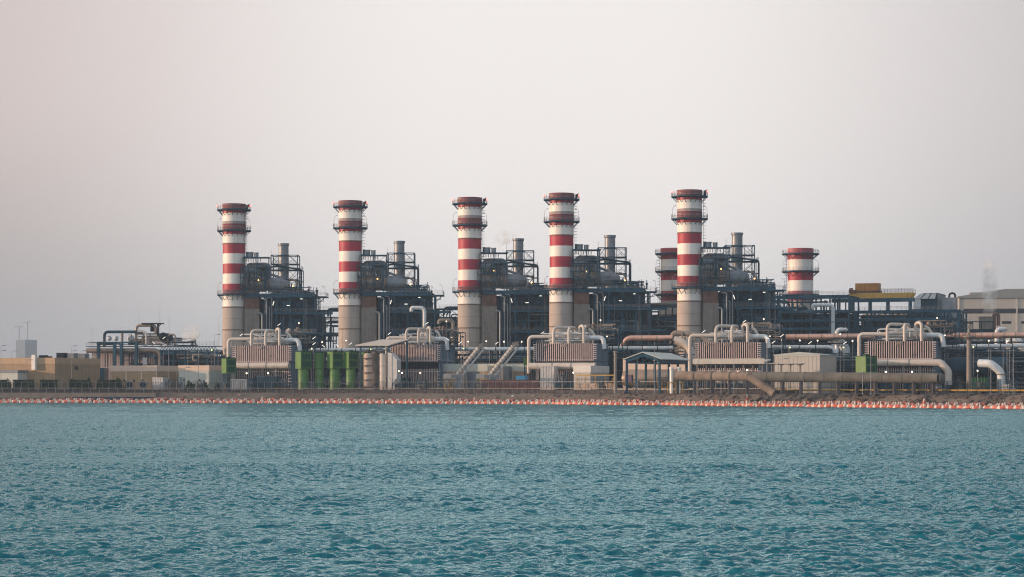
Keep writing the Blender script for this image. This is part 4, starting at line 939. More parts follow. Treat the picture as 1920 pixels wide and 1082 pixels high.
# ------------------------------------------------------------------ sloped canopy with silos
Y = 640; s_ = F/Y
P0 = at(672, Y); cn = thing('sloped_canopy', 'white sloped canopy on dark posts over silos in front of the second finned unit', 'canopy', P0)
La, Da = 11.0, 10.0; zf, zb = lz(648.5, Y), lz(637, Y)
mb = MB(); k = len(mb.v)
mb.v += [(0-.8,-.5,zf),(La-1.0,-.5,zf),(La+.8,Da,zb),(3.0,Da,zb),(0-.8,-.5,zf+.25),(La-1.0,-.5,zf+.25),(La+.8,Da,zb+.25),(3.0,Da,zb+.25)]
for q_ in ((0,3,2,1),(4,5,6,7),(0,1,5,4),(1,2,6,5),(2,3,7,6),(3,0,4,7)): mb.face([k+i for i in q_])
mb.build('roof', M['beige'], cn)
mb = MB()
for x, y in ((.3,.3),(9.2,.3),(11.2,9)): mb.box(x, x+.4, y, y+.4, 0, zf-.02 if y < 1 else zb-.1)
mb.bar((.5,.5,zf-.3), (9.4,.5,zf-.3), .18); mb.bar((9.4,.5,zf-.3), (11.2,9.2,zb-.4), .18)
for x in (1,3,5,7): mb.bar((x,.5,zf-1.2), (x+1,.5,zf-.3), .07); mb.bar((x+1,.5,zf-.3), (x+2,.5,zf-1.2), .07)
mb.bar((.5,.5,zf-1.2), (9.4,.5,zf-1.2), .09); mb.build('post_frame', M['blue'], cn)
def silo(label, px, Y, r_, ytop, m_, bands=5, gantry=False):
    root = thing('silo', label, 'silo', at(px, Y), 0, 'silos under the canopy'); h_ = lz(ytop, Y)
    mb = MB(); mb.lathe([(r_,0),(r_,h_-.5),(r_*.8,h_-.1),(r_*.3,h_)], 24); mb.build('shell', M[m_], root)
    mb = MB()
    for i in range(bands): z = h_*(i+.7)/(bands+.5); mb.lathe([(r_,z),(r_*1.13,z+.03),(r_*1.13,z+.25),(r_,z+.28)], 24, cap=False)
    mb.build('band', M['duct' if gantry else m_], root)
    if gantry:
        mb = MB()
        for i in range(bands): z = h_*(i+.7)/(bands+.5); mb.box(-r_*1.9, r_*1.3, -r_*1.35, -r_*.9, z-.08, z+.05); rail(mb, [(-r_*1.9,-r_*1.35,z), (r_*1.3,-r_*1.35,z)], 1, .03, .9, mids=1)
        mb.bar((-r_*1.9,-r_*1.35,0), (-r_*1.9,-r_*1.35,h_), .08); mb.build('walkway', M['rust'], root)
    mb = MB(); rail(mb, [(-r_,-r_*.6,h_), (r_,-r_*.6,h_)], 1, .04, .7); mb.tube(bend([(0,0,h_),(0,0,h_+.9),(r_*1.5,0,h_+.9)],.4), .15, 6); mb.build('top_fitting', M['rust'], root)
silo('pinkish ringed silo with rusty walkways under the canopy', 690, 641, 1.35, 662, 'plaster', 5, True)
silo('plain cream silo under the canopy, right of the ringed one', 718, 640, 1.0, 662, 'cream', 2)
silo('grey silo under the canopy behind the cream one', 704, 646, 1.3, 660, 'duct', 3)
P0 = at(727, 637); vb = thing('white_silo_box', 'pale blue-white steel bin with rounded top right of the cream silo', 'bin', P0)
mb = MB(); zt = lz(661, 637); mb.prism([(0,0),(0,zt),(1.0,zt-.1),(2.4,zt-1.6),(2.9,zt-2.2),(2.9,0)], 'y', 0, 3); mb.build('body', M['lgrey'], vb)
mb = MB(); mb.bar((.1,-.1,.3), (2.8,-.1,4.5), .07); mb.bar((2.8,-.1,.3), (.1,-.1,4.5), .07); mb.bar((1.2,-.1,0), (1.2,-.1,zt-.5), .08); mb.build('brace', M['white'], vb)

# ------------------------------------------------------------------ leaning conveyor booms
def boom(label, px, px2, Y, yb, yt):
    s_ = F/Y; root = thing('conveyor_boom', label, 'conveyor', at(px, Y), 0, 'leaning conveyor booms')
    dx = (px2-px)/s_; z0, z1_ = lz(yb, Y), lz(yt, Y)
    d = Vector((dx, 0, z1_-z0)).normalized(); n_ = Vector((-d.z, 0, d.x))
    for k, (o, r_, m_) in enumerate(((0, .62, 'cream'), (-1.35, .3, 'lgrey'))):
        a, b_ = Vector((0,0,z0))+n_*o, Vector((dx,0,z1_))+n_*o
        mb = MB(); mb.tube([a, b_], r_, 8); mb.build('boom_tube', M[m_], root)
    mb = MB(); L_ = (Vector((dx,0,z1_))-Vector((0,0,z0))).length
    for i in range(int(L_/1.1)):
        p = Vector((0,0,z0))+d*(i*1.1+.3); mb.bar(p+n_*.6+Vector((0,-.3,0)), p+n_*1.0+Vector((0,-.3,0)), .05); mb.bar(p-n_*.5, p+d*.6-n_*1.2, .07)
        mb.tube([p-d*.06, p+d*.06], .72, 8)
    mb.bar(Vector((0,-.3,z0))+n_*1.0, Vector((dx,-.3,z1_))+n_*1.0, .05); mb.build('handrail', M['duct'], root)
    mb = MB(); e = Vector((dx,0,z1_)); mb.box(e.x-.9, e.x+.8, -.6, .6, e.z-.7, e.z+.5); mb.lathe([(.5,-.8),(.5,.8)], 10, (e.x+.6,0,e.z-.2), 'y'); mb.box(e.x-.2, e.x+1.1, -.4, .4, e.z+.4, e.z+.7); mb.build('head_pulley', M['duct'], root)
    mb = MB(); mb.box(-1.5, 2.4, -1, 1.4, z0-.9, z0+.1); mb.box(-.6, 1.9, -.9, 1, 0, z0-.9); mb.bar((-1.2,-.9,0), (.8,-.9,z0), .12); mb.bar((3.2,-.6,0), (dx*.4,-.2,z0+(z1_-z0)*.35), .14); mb.bar((2.2,.6,0), (dx*.4,.2,z0+(z1_-z0)*.35), .14); mb.build('slewing_base', M['grey'], root)
    mb = MB(); mb.box(-3.6, -1.2, -.9, 1, z0-1.0, z0+.5); [mb.box(-3.8+i*.6, -3.5+i*.6, -1.0, -.905, z0-.9, z0+.4) for i in range(4)]; mb.build('counterweight', M['cream'], root)
    mb = MB(); [mb.bar((-3.4+i*1.2,-.8,0), (-2.8+i*1.2,-.8,z0-1), .09) for i in range(3)]; rail(mb, [(-4,-1,z0-1.8), (0,-1,z0-1.8)], .9, .04, .8); mb.build('ladder_frame', M['yellow'], root)
boom('leaning pale conveyor boom, the left one of two, with yellow framed base', 856, 901, 638, 704, 648)
boom('leaning pale conveyor boom, the right one of two, over a dark red low wall', 918, 966, 634, 704, 645)

# ------------------------------------------------------------------ things along the fence
def cont(name, label, cat, pl, pr, Y, D, yt, yb, m_, ribs=True, m2=None):
    P0, L_ = span(pl, pr, Y); root = thing(name, label, cat, (P0.x, P0.y, max(GZ, zz(yb, Y)))); H = zz(yt, Y)-root.location.z
    mb = MB(); mb.box(0, L_, 0, D, 0, H); mb.build('body', M[m_], root)
    if ribs:
        mb = MB(); n = max(3, int(L_/.7)); [mb.box(L_*i/n, L_*i/n+.12, -.09, -.003, .1, H-.1) for i in range(n+1)]; mb.box(-.05, L_+.1, -.12, -.095, H-.25, H+.03); mb.build('rib', M[m2 or m_], root)
    return root, L_, H
cont('shipping_container', 'grey ribbed container standing before the third finned unit', 'container', 1013, 1038, 628, 4, 686, 740, 'lgrey')
cont('tool_shed', 'dark small shed with louvres between boom and blue sheet', 'shed', 944, 953, 640, 4, 687, 740, 'grey')
cont('tool_shed', 'pale small shed below the right boom', 'shed', 915, 943, 642, 4, 686, 740, 'plaster')
cont('site_hut', 'grey hut beside the left boom', 'shed', 876, 893, 640, 3, 698, 740, 'grey')
cont('blue_sheet', 'bright blue sheeted crate right of the booms', 'crate', 967, 984, 625, 3, 704.5, 712, 'bluetarp', False)
cont('barrier_wall', 'dark reddish low wall beneath the right boom', 'wall', 902, 1010, 622, .5, 712.5, 740, 'wallred', False)
cont('purple_cabinet', 'purple cabinet at the left post of the gable shed', 'cabinet', 1172, 1184, 570, 1.5, 703, 716, 'purple', False)
cont('cable_drum_stack', 'grey louvred box row behind the fence below the first finned unit', 'enclosure', 433, 462, 632, 2, 711, 740, 'grey')
cont('cable_drum_stack', 'pale grey louvred enclosure near the shaded low block', 'enclosure', 286, 305, 650, 3, 708, 740, 'lgrey')
cont('pump_house', 'teal pump house with two rounded hoods below the first finned unit', 'pump house', 480, 518, 640, 4, 706, 740, 'blue2')
for pl, lb_ in ((990,'boxy cooler with black triangular vent, left of the pair'), (1016,'boxy cooler with black triangular vent, right of the pair')):
    P0, L_ = span(pl, pl+13, 640); r_ = thing('rooftop_cooler', lb_, 'cooler', (P0.x, P0.y, zz(684, 640)), None, 'rooftop coolers'); H = 15/(F/640)
    mb = MB(); mb.box(0, L_, 0, 6, 0, H); mb.build('housing', M['cream'], r_)
    mb = MB(); mb.prism([(L_*.15,H*.3),(L_*.85,H*.3),(L_*.5,H*.8)], 'y', -.06, -.003); mb.build('vent', M['black'], r_)
    mb = MB(); mb.box(L_+.003, L_+.1, .4, 5.6, .2, H-.1); [mb.box(L_+.1, L_+.16, .5+i*.9, .7+i*.9, .2, H-.1) for i in range(6)]; mb.build('fan_grille', M['black'], r_)
    mb = MB(); mb.box(.3, .6, .3, 5.6, -5, 0); mb.box(L_-.6, L_-.3, .3, 5.6, -5, 0); mb.build('stand', M['blue'], r_)
for i, (px, yt, wpx, m_, lb_) in enumerate(((318,712,10,'duct','low valve skid left of the shaded pale block'),(338,708,6,'lgrey','pale pipe stub group before the shaded pale block'),(372,714,12,'wallgrey','dark low skid before the pale flat block'),(421,711,9,'duct','valve skid beneath the first green box'),
   (470,715,9,'wallgrey','dark valve skid just right of the grey louvred row'),(532,711,12,'rust','reddish pipe skid left of the leftmost tall green filter'),(585,717,8,'wallgrey','low skid at the foot of the round headed green filter'),(745,712,14,'wallgrey','dark skid between silo bin and workshop'),(790,714,16,'duct','low pipe skid before the workshop, left of its door'),
   (838,711,14,'yellow','yellow framed skid at the foot of the left boom'),(900,714,12,'duct','low skid between the two boom feet'),(1048,703,16,'blue2','dark teal skid between grey container and cream cabin'),(1128,706,12,'wallgrey','dark skid under the yellow walkway'),(1200,712,22,'duct','pipe skid on the floor under the shed gable'),
   (1240,708,18,'yellow','yellow pipe skid under the gable shed, right of its middle post'),(1300,712,26,'wallgrey','dark skid behind the left end of the fat pipe'),(1345,716,22,'blue2','dark blue skid under the fat pipe left of its branch'),(1385,714,20,'wallgrey','dark box skid under the fat pipe just left of its branch'),
   (1720,712,24,'duct','skid at the rounded right end of the fat pipe'),(1760,716,26,'lgrey','pale skid below the last thick pipe bend'),(1838,716,20,'wallgrey','dark skid beside the low green skid'),(1890,712,26,'lgrey','pale pipe skid at the right edge'))):
    off = 21 if px > 1150 else 20; P_ = onshore(px, off); s_ = F/P_.y; rng = random.Random(300+i); w_ = wpx/s_; h_ = lz(yt, P_.y)
    root = thing('pipe_skid', lb_, 'pipe skid', P_, None, 'low pipe skids behind the fence')
    mb = MB(); mb.box(-w_*.5, w_*.15, .3, 1.6, .1, h_*.7); mb.box(w_*.22, w_*.5, .5, 1.4, .1, h_*.45); mb.build('cabinet', M[m_], root)
    mb = MB(); clutter_pipes(mb, -w_*.6, w_*.6, -.6, .3, .1, h_, 14, rng, .05, .14); mb.build('pipework', M['grey' if i % 2 else 'duct'], root)
    mb = MB(); frame(mb, [-w_*.6, 0, w_*.6], [-.7, 1.7], [0, h_*.5, h_], .06, .4, rng); mb.build('frame', M['blue'], root)
# yellow handrail frame by the cabin
P0, L_ = span(1080, 1153, 590); yr = thing('yellow_walkway', 'yellow framed walkway in front of the cream cabin', 'walkway', P0)
mb = MB(); mb.box(0, L_, 0, 1.5, 4.6, 4.9); [mb.bar((x,0,0), (x,0,4.6), .1) for x in (.3, L_*.25, L_*.5, L_*.75, L_-.3)]; mb.bar((L_-2,0,1.5), (L_,0,4.6), .12); mb.build('frame', M['yellow'], yr)
mb = MB(); mb.box(0, L_, .3, 1.2, 1.0, 2.6); mb.build('panel', M['plaster'], yr)
mb = MB(); rail(mb, [(0,-.05,2.8), (L_,-.05,2.8)], 1.2, .05, .8); mb.build('railing', M['black'], yr)

# gable shed
Y = 560; s_ = F/Y; P0, Lg = span(1173, 1238, Y); gs = thing('gable_shed', 'open shed with dark gabled end and pale roof before the tallest chimney', 'shed', P0)
Dg = 26; ze, zr = lz(674.5, Y), lz(661.5, Y)
mb = MB(); mb.prism([(-.5,ze),(Lg/2,zr),(Lg+.5,ze),(Lg+.5,ze+.22),(Lg/2,zr+.25),(-.5,ze+.22)], 'y', -.4, Dg); mb.build('roof', M['palegr'], gs)
mb = MB()
for y in (0, 8.5, 17, 25.3):
    for x in (0, Lg-.5): mb.box(x, x+.5, y, y+.5, 0, ze-.02)
    mb.prism([(0,ze-.8),(Lg/2,zr-.9),(Lg,ze-.8),(Lg,ze-.03),(Lg/2,zr-.05),(0,ze-.03)], 'y', y, y+.3); mb.bar((0,y+.2,ze-.9), (Lg,y+.2,ze-.9), .13); mb.bar((Lg/2,y+.2,ze-.9), (Lg/2,y+.2,zr-.4), .1)
for x in (0.1, Lg-.1): mb.box(x-.1, x+.1, .6, Dg, ze-.9, ze-.03)
mb.build('portal_frame', M['blue'], gs)
# beige tank under shed
P0, L_ = span(1160, 1275, 600); tk = thing('storage_tank', 'long orange-tan tank lying under the gable shed', 'tank', P0)
mb = MB(); mb.lathe([(.5,0),(2.0,.6),(2.4,1.6),(2.4,L_-1),(1.8,L_-.2)], 20, (0,3,4.0), 'x'); mb.build('shell', M['insul'], tk)
mb = MB(); mb.box(-.5, L_, 5.5, 6, 0, 9.5); mb.build('back_wall', M['plaster'], tk)
mb = MB(); [mb.box(x, x+.5, 1.5, 4.5, 0, 2.5) for x in (2, L_/2, L_-3)]; mb.build('saddle', M['black'], tk)
for px, lb_ in ((1259,'white upright cartridge filter under the shed, left one'), (1273,'white upright cartridge filter under the shed, right one')):
    r_ = thing('cartridge_filter', lb_, 'filter', at(px, 552), 0, 'white cartridge filters')
    mb = MB(); zt = lz(688, 552); mb.lathe([(.42,0),(.45,1),(.45,zt-.5),(.6,zt-.45),(.6,zt-.15),(.3,zt)], 16); mb.build('shell', M['white'], r_)
    mb = MB(); [mb.bar((x,y,0), (x,y,2.8), .08) for x in (-.9,.9) for y in (-.6,.6)]; mb.box(-1,1,-.7,.7,2.7,2.85); mb.build('stand', M['yellow'], r_)
# long flat canopy
Y = 548; P0, L_ = span(1300, 1505, Y); fc = thing('flat_canopy', 'long flat pale canopy on T shaped posts before the fourth finned unit', 'canopy', P0)
zt, zb = lz(673, Y), lz(682.5, Y)
mb = MB(); mb.prism([(-.6,zb+.25),(6.5,zb+.9),(6.5,zb+1.15),(-.6,zb+.5)], 'x', 0, L_*.66); mb.box(L_*.66, L_, -.3, 2.2, zb, zb+.15); mb.box(0, L_*.66, -.75, -.6, zb-.02, zb+1.3); mb.build('roof', M['beige'], fc)
mb = MB()
for i in range(12):
    x = .8+i*(L_-1.6)/11; mb.box(x-.14, x+.14, .6, .9, 0, zb-.05)
    for sg in (-1, 1): mb.tube(bend([(x,.75,zb-1.3), (x+sg*.2,.75,zb-.3), (x+sg*.9,.75,zb-.12)], .3), .08, 5)
mb.box(0, L_, .6, .9, zb-.2, zb-.03); mb.build('post', M['duct'], fc)
mb = MB(); [mb.lathe([(1.3,0),(1.3,2.6),(.8,3.2),(.1,3.4)], 16, (x,6,2.5)) for x in (L_*.2, L_*.3, L_*.4)]; mb.build('back_vessel', M['palegr'], fc)

# long concrete pipe with branch
Y0, Y1 = 524, 488
a = at(1270, Y0, zz(705, Y0)); b_ = at(1768, Y1, zz(709.5, Y1)); r_ = 9.6/(F/505)
cp = thing('outfall_pipe', 'long fat brown outfall pipe resting on blocks behind the right fence', 'pipe', (a.x, a.y, GZ), 0)
d = b_-a; d.z = 0; za, zb = a.z-GZ, b_.z-GZ
mb = MB(); m_ = d*.30
mb.tube([(0,0,za), (m_.x, m_.y, za+(zb-za)*.3)], r_*.97, 20); mb.k = 1; mb.tube([(m_.x, m_.y, za+(zb-za)*.3), (d.x*.985, d.y*.985, zb)], r_, 20); mb.k = 1
mb.lathe([(r_,0),(r_*.93,.7),(r_*.6,1.3),(.1,1.5)], 20, (d.x*.985, d.y*.985, zb), 'x'); mb.k = 0
mb.build('barrel', [M['rustpipe'], M['concpipe']], cp)
mb = MB(); dd = d.normalized()
for i in range(1, 14):
    c = Vector((d.x*i/14, d.y*i/14, za+(zb-za)*i/14)); mb.tube([c-dd*.18, c+dd*.18], r_*1.05, 20)
mb.build('joint_collar', M['concpipe'], cp)
mb = MB(); c = d*.30; mb.tube([(c.x-.8, c.y, za-.1), (c.x+4.6, c.y-3.4, .2)], [r_*.9, r_*.85], 18); mb.build('branch', M['rustpipe'], cp)
mb = MB()
for i in range(0, 15):
    c = d*(i/14.5); mb = MB(); mb.box(c.x-.25, c.x+.35, c.y-1.0, c.y+1.0, 0, za-r_*.8); mb.build('cradle', M['wallgrey'], cp)
# yellow pipe
def along(px0, px1, off, step=6):
    out = []; n = max(2, int((px1-px0)/40))
    for i in range(n+1): out.append(onshore(px0+(px1-px0)*i/n, off))
    return out
pts = along(1452, 2050, 19); o0 = pts[0]
yp = thing('yellow_gas_pipe', 'slender yellow pipe running low behind the right-hand fence', 'pipe', (o0.x, o0.y, GZ), 0)
mb = MB(); mb.tube([(p.x-o0.x, p.y-o0.y, .95) for p in pts], .22, 8); mb.build('pipe', M['yellow'], yp)
mb = MB(); [mb.box(p.x-o0.x-.15, p.x-o0.x+.15, p.y-o0.y-.2, p.y-o0.y+.2, 0, .73) for p in pts]; mb.build('stand', M['quay'], yp)
pts = along(1150, 1320, 18); o0 = pts[0]
yp = thing('yellow_gas_pipe', 'pale yellow pipe low in front of the gable shed', 'pipe', (o0.x, o0.y, GZ), 0)
mb = MB(); mb.tube([(p.x-o0.x, p.y-o0.y, .9) for p in pts], .2, 8); mb.build('pipe', M['cream'], yp)
mb = MB(); [mb.box(p.x-o0.x-.15, p.x-o0.x+.15, p.y-o0.y-.2, p.y-o0.y+.2, 0, .7) for p in pts]; mb.build('stand', M['quay'], yp)
# dark horizontal vessels far right
P0, L_ = span(1772, 1890, 600); dv = thing('dark_vessel', 'dark horizontal vessel behind the tall pole at the right', 'vessel', P0)
mb = MB(); mb.lathe([(.4,0),(2.0,.6),(2.4,1.5),(2.4,L_-1),(1.5,L_)], 20, (0,3,7.4), 'x'); mb.build('shell', M['blue2'], dv); mb = MB(); [mb.box(x, x+.5, 1.5, 4.5, 0, 5.4) for x in (2, 8, 14)]; mb.build('saddle', M['black'], dv)
wp = thing('white_outlet_duct', 'fat white angled duct bending down near the right edge', 'duct', at(1858, 560), 0); s_ = F/560
mb = MB(); mb.tube(bend([(-2.6,2,lz(681,560)), (0,0,lz(682,560)), (19/s_,0,lz(698,560)), (20/s_,0,0)], .8, 2), 7.6/s_, 12); mb.build('duct', M['bone'], wp)
mb = MB(); mb.tube([(20/s_,0,lz(703,560)), (20/s_,0,lz(701,560))], 9.6/s_, 12); mb.build('joint_collar', M['ring'], wp)

# ------------------------------------------------------------------ fences along the shore
def fence(name, label, px0, px1, off, zbase, h, mm, posts, rails, wires, step, guard=False):
    P = []; p = onshore(px0, off); e = onshore(px1, off); x = p.x
    while x < e.x: P.append(Vector((x, shoreY(x)+off, zbase))); x += step
    o0 = P[0].copy(); root = thing(name, label, 'fence', o0, 0); Q = [q_-o0 for q_ in P]
    for k in range(0, len(Q)):
        if k == 0: pm = MB(); pm.bar((0,0,0), (0,0,h), posts); pm.bar((0,0,h), (-.0,-.35,h+.3), posts*.7); first = pm.build('post', M[mm], root, (1e-6,0,0)); first.location = Q[0]
        elif k < 98: c = first.copy(); col.objects.link(c); c.parent = root; c.location = Q[k]
    mb = MB()
    for a, b2 in zip(Q[:-1], Q[1:]):
        for z in rails: mb.bar(a+Vector((0,0,z)), b2+Vector((0,0,z)), .035 if not guard else .12)
    mb.build('rail', M[mm], root)
    if wires:
        mb = MB()
        for a, b2 in zip(Q[:-1], Q[1:]):
            n = 9
            for i in range(n): c = a+(b2-a)*i/n; k = len(mb.v); mb.v += [tuple(c+Vector(q_)) for q_ in ((-.017,0,.1),(.017,0,.1),(.017,0,h-.05),(-.017,0,h-.05))]; mb.face([k,k+1,k+2,k+3])
            for i in range(9):
                z = .15+(h-.25)*i/8; k = len(mb.v); mb.v += [tuple(a+Vector((0,0,z-.012))), tuple(b2+Vector((0,0,z-.012))), tuple(b2+Vector((0,0,z+.012))), tuple(a+Vector((0,0,z+.012)))]; mb.face([k,k+1,k+2,k+3])
        mb.build('wire_mesh', M['black'], root)
    return root
fence('chain_link_fence', 'tall wire fence on slim posts along the left half of the shore', -60, 780, 16, GZ, 3.0, 'galv', .05, (3.0, .1), True, 2.0)
fence('chain_link_fence', 'tall wire fence on slim posts from the booms to the gable shed', 782, 1240, 16, GZ, 3.0, 'galv', .05, (3.0, .1), True, 2.0)
fence('chain_link_fence', 'tall wire fence on slim posts before the fat brown pipe at the right', 1242, 2000, 13.5, GZ, 2.9, 'black', .06, (2.9, 1.5, .1), True, 1.8)
fence('shore_barrier', 'dark horizontal guard rail with concrete feet along the left shore', -60, 800, 13, GZ-.2, 1.5, 'duct', .13, (1.45,), False, 2.6, True)
fence('shore_barrier', 'dark horizontal guard rail with concrete feet from the booms rightwards', 802, 1480, 13, GZ-.2, 1.5, 'duct', .13, (1.45,), False, 2.6, True)
for px0, px1, lb_ in ((-60, 800, 'low dark wall behind the guard rail along the left shore'), (802, 1500, 'low dark wall behind the guard rail right of the booms')):
    P_ = along(px0, px1, 14.2); o0 = P_[0]; mb = MB()
    for a, b2 in zip(P_[:-1], P_[1:]):
        k = len(mb.v); a, b2 = a-o0, b2-o0
        for q_ in (a, b2): mb.v += [(q_.x,q_.y,-.3),(q_.x,q_.y,.85),(q_.x,q_.y+.3,.85),(q_.x,q_.y+.3,-.3)]
        mb.face([k,k+4,k+5,k+1]); mb.face([k+1,k+5,k+6,k+2]); mb.face([k+2,k+6,k+7,k+3])
    tag(mb.build('retaining_wall', M['wallgrey'], None, o0), lb_, 'wall')

# ------------------------------------------------------------------ poles, masts, lamps
def pole(label, px, Y, ytop, r_=.06, m_='galv', head=None, group='slim poles'):
    root = thing('slim_mast' if head is None else 'lamp_post', label, 'mast' if head is None else 'lamp post', at(px, Y), 0, group); z = lz(ytop, Y)
    mb = MB(); mb.tube([(0,0,0), (0,0,z*.5), (0,0,z)], [r_*1.3, r_, r_*.6], 6); mb.build('pole', M[m_], root)
    mb = MB(); mb.box(-r_*3, r_*3, -r_*3, r_*3, -.05, .12); mb.build('base_plate', M[m_], root)
    if head == 'arm':
        mb = MB(); mb.bar((0,0,z), (1.3,0,z+.15), .05); mb.box(.8, 1.9, -.2, .2, z+.08, z+.28); mb.build('lamp_head', M[m_], root)
    if head == 'arm2':
        for dz in (0, -1.5): mb = MB(); mb.bar((0,0,z+dz), (.7,0,z+.1+dz), .05); mb.box(.5, 1.5, -.2, .2, z+dz, z+.2+dz); mb.build('lamp_head', M[m_], root)
    if head in ('globe', 'yell'):
        mb = MB(); mb.lathe([(.05,-.17),(.16,-.06),(.19,.05),(.12,.18),(.03,.22)], 10, (0,0,z)); mb.build('lamp_globe', M['lampw' if head == 'globe' else 'lampy'], root)
        mb = MB(); mb.lathe([(.34,.16),(.2,.36),(.05,.42)], 10, (0,0,z)); mb.build('lamp_cap', M['galv'], root)
    if head in ('tube', 'tubeb'):
        s2 = 1 if head == 'tube' else -1
        mb = MB(); mb.tube([(-.4*s2,0,z-.25), (.5*s2,0,z+.4)], .065, 6); mb.build('tube_light', M['lampc'], root)
        mb = MB(); mb.tube([(-.45*s2,.16,z-.28), (.55*s2,.16,z+.43)], .08, 5); mb.build('fitting', M['galv'], root)
    return root
masts = [(172.4,733,612.5,'thin mast at the left end of the rust stained process unit'),(260.5,733,577,'tall thin mast on the process unit, left of its top platform'),(299.7,733,575.5,'tallest thin mast on the process unit, at its top platform'),
 (317,733,592,'thin mast right of the dark drum on the process unit'),(410.5,728,592,'lone thin mast just left of the first chimney'),(865,630,643,'slim foreground pole crossing the left boom'),(918,628,650,'slim foreground pole beside the right boom foot'),
 (1025,622,672,'slim foreground pole before the grey container'),(1195,548,671,'slim foreground pole under the shed gable'),(1227,546,640,'tall slim pole at the right slope of the shed gable'),(1333,530,670,'slim pole rising from the fat pipe, left of three'),
 (1352,528,663,'slim pole rising from the fat pipe, middle of three'),(1375.6,526,668,'slim pole rising from the fat pipe, right of three'),(1437.6,518,645,'slim pole at the right end of the fourth finned unit'),(1479,512,650,'slim pole before the beige block, left of its middle'),
 (1617.5,497,668,'slim pole in front of the green valve box'),(1633,495,640,'taller slim pole at the right edge of the green valve box'),(1858,478,655,'slim pole crossing the fat white duct'),(1881,476,648,'slim pole just right of the fat white duct'),
 (1892.5,475,640,'slim pole of a close pair near the right edge, left one'),(1900,474,640,'slim pole of a close pair near the right edge, right one'),(316,648,655,'slim pole at the right end of the pale pink low block'),(372,646,652,'slim pole before the pale flat block')]
for px, Y, yt, lb_ in masts: pole(lb_, px, Y, yt, .07 if Y > 600 else .055, 'galv')
for px, Y, yt, hd, lb_ in ((2,655,648.5,'arm2','double armed lamp post at the left edge'),(22,668,659,'arm','grey lamp post behind the far left sand block'),(49,656,676,'arm','short dark lamp post before the sunlit sand wall'),(134.5,656,649,'arm2','double armed lamp post before the roof air conditioners'),
        (152,690,658.5,'arm','lamp post at the right end of the sand block roof'),(197,733,632,'arm','lamp post at the left deck of the process unit'),(352,700,640,'arm','lamp post on the dark pipe deck'),(402,700,628,'arm','tall lamp post left of the first chimney'),
        (1463,514,674,'arm','lamp post before the flat canopy end'),(345,650,690,'arm','white lamp post before the shaded low block')):
    pole(lb_, px, Y, yt, .07, 'galv', hd, 'street lamps')
near = {560.6:'above the first finned unit, near the boiler steelwork',566.8:'at the right corner of the first finned unit',604:'between first finned unit and second chimney',649:'at the foot of the second chimney',
 837:'above the second finned unit before the curved pipe',846:'at the right corner of the second finned unit',878:'at the foot of the boom chimney',911.8:'above the white pipe, between the two boom heads',945:'left of the right boom head',978:'right of the right boom head',
 1126:'above the third finned unit before dark steelwork',1138:'at the right corner of the third finned unit',1432:'above the fourth finned unit',1443.7:'at the right corner of the fourth finned unit',1466:'left of the beige block under the pink pipe',
 1499.6:'over the beige block, nearest its left end',1533:'over the beige block, nearer its right end',1598.5:'just left of the last finned unit',1575.6:'beside the upright elbow pipe',1757:'glowing high on the dark steelwork near the braced tower',1771.5:'at the right corner of the last finned unit',
 1854:'left of the right-hand elbow pipe',1888:'right of the right-hand elbow pipe',748:'glowing under the sloped canopy',1401:'glowing under the flat canopy',1833:'glowing before the dark vessel at the right'}
globes = [(560.6,605,690),(566.8,633.6,684),(604,640.7,684),(649,637.5,684),(837,601.7,680),(846,631,660),(878,639.7,664),(911.8,639,662),(945,640,660),(978,640,658),(1126,599.7,660),(1138,630,640),(1432,597.6,640),(1443.7,629,620),(1466,637,618),
 (1499.6,637.5,616),(1533,638,614),(1598.5,638.6,610),(1575.6,626,612),(1757,595.5,720),(1771.5,628,598),(1854,638,590),(1888,639,588),(748,695,634),(1401,692.8,544),(1833,694.7,556)]
for px, py, Y in globes: pole('globe lamp '+near[px].replace(', nearest its left end',' at its left end').replace(', nearer its right end',' nearer its right'), px, Y, py+1, .05, 'galv', 'globe', 'globe lamps')
tubes = [(452,628.5,'tube','over the left end of the first finned unit'),(523,609,'tube','high above the first finned unit goosenecks'),(588.5,634,'tube','upper of two right of the first finned unit'),(588.5,645,'tube','lower of two right of the first finned unit'),(607,649.5,'tubeb','leaning left, above the green filters'),
 (633,648.5,'tubeb','leaning left at the second chimney foot'),(657,645,'tube','in front of the second chimney foot'),(800,606.8,'tube','high above the second finned unit'),(729.8,626,'tube','above the sloped canopy'),(839.6,636.7,'tubeb','leaning left at the second finned unit corner'),
 (862.8,643,'tube','left of the boom chimney foot'),(931,644,'tube','between the two boom heads'),(1016.9,624.5,'tube','over the left end of the third finned unit'),(1319,622,'tube','over the left end of the fourth finned unit'),(1395.5,603,'tube','high above the fourth finned unit goosenecks'),
 (1438.6,634,'tubeb','leaning left at the fourth finned unit corner'),(1465.5,630,'tube','before the pink pipe left of the beige block'),(1450,642,'tube','low between the fourth finned unit and beige block'),(1518.5,643,'tube','above the middle of the beige block'),(1584,643.6,'tube','above the right end of the beige block'),
 (1889,641,'tube','near the right edge on the pink pipe'),(307,634,'tube','on the process unit deck'),(288,643,'tubeb','leaning left below the process unit top platform')]
for px, py, hd, w_ in tubes:
    Y = online(PR+V*(10 if py > 615 else 24), px).y-(11 if 1 else 0)
    if px < 420: Y = 725
    pole('slanted tube light on slim post '+w_, px, Y, py, .045, 'galv', hd, 'slanted tube lights')
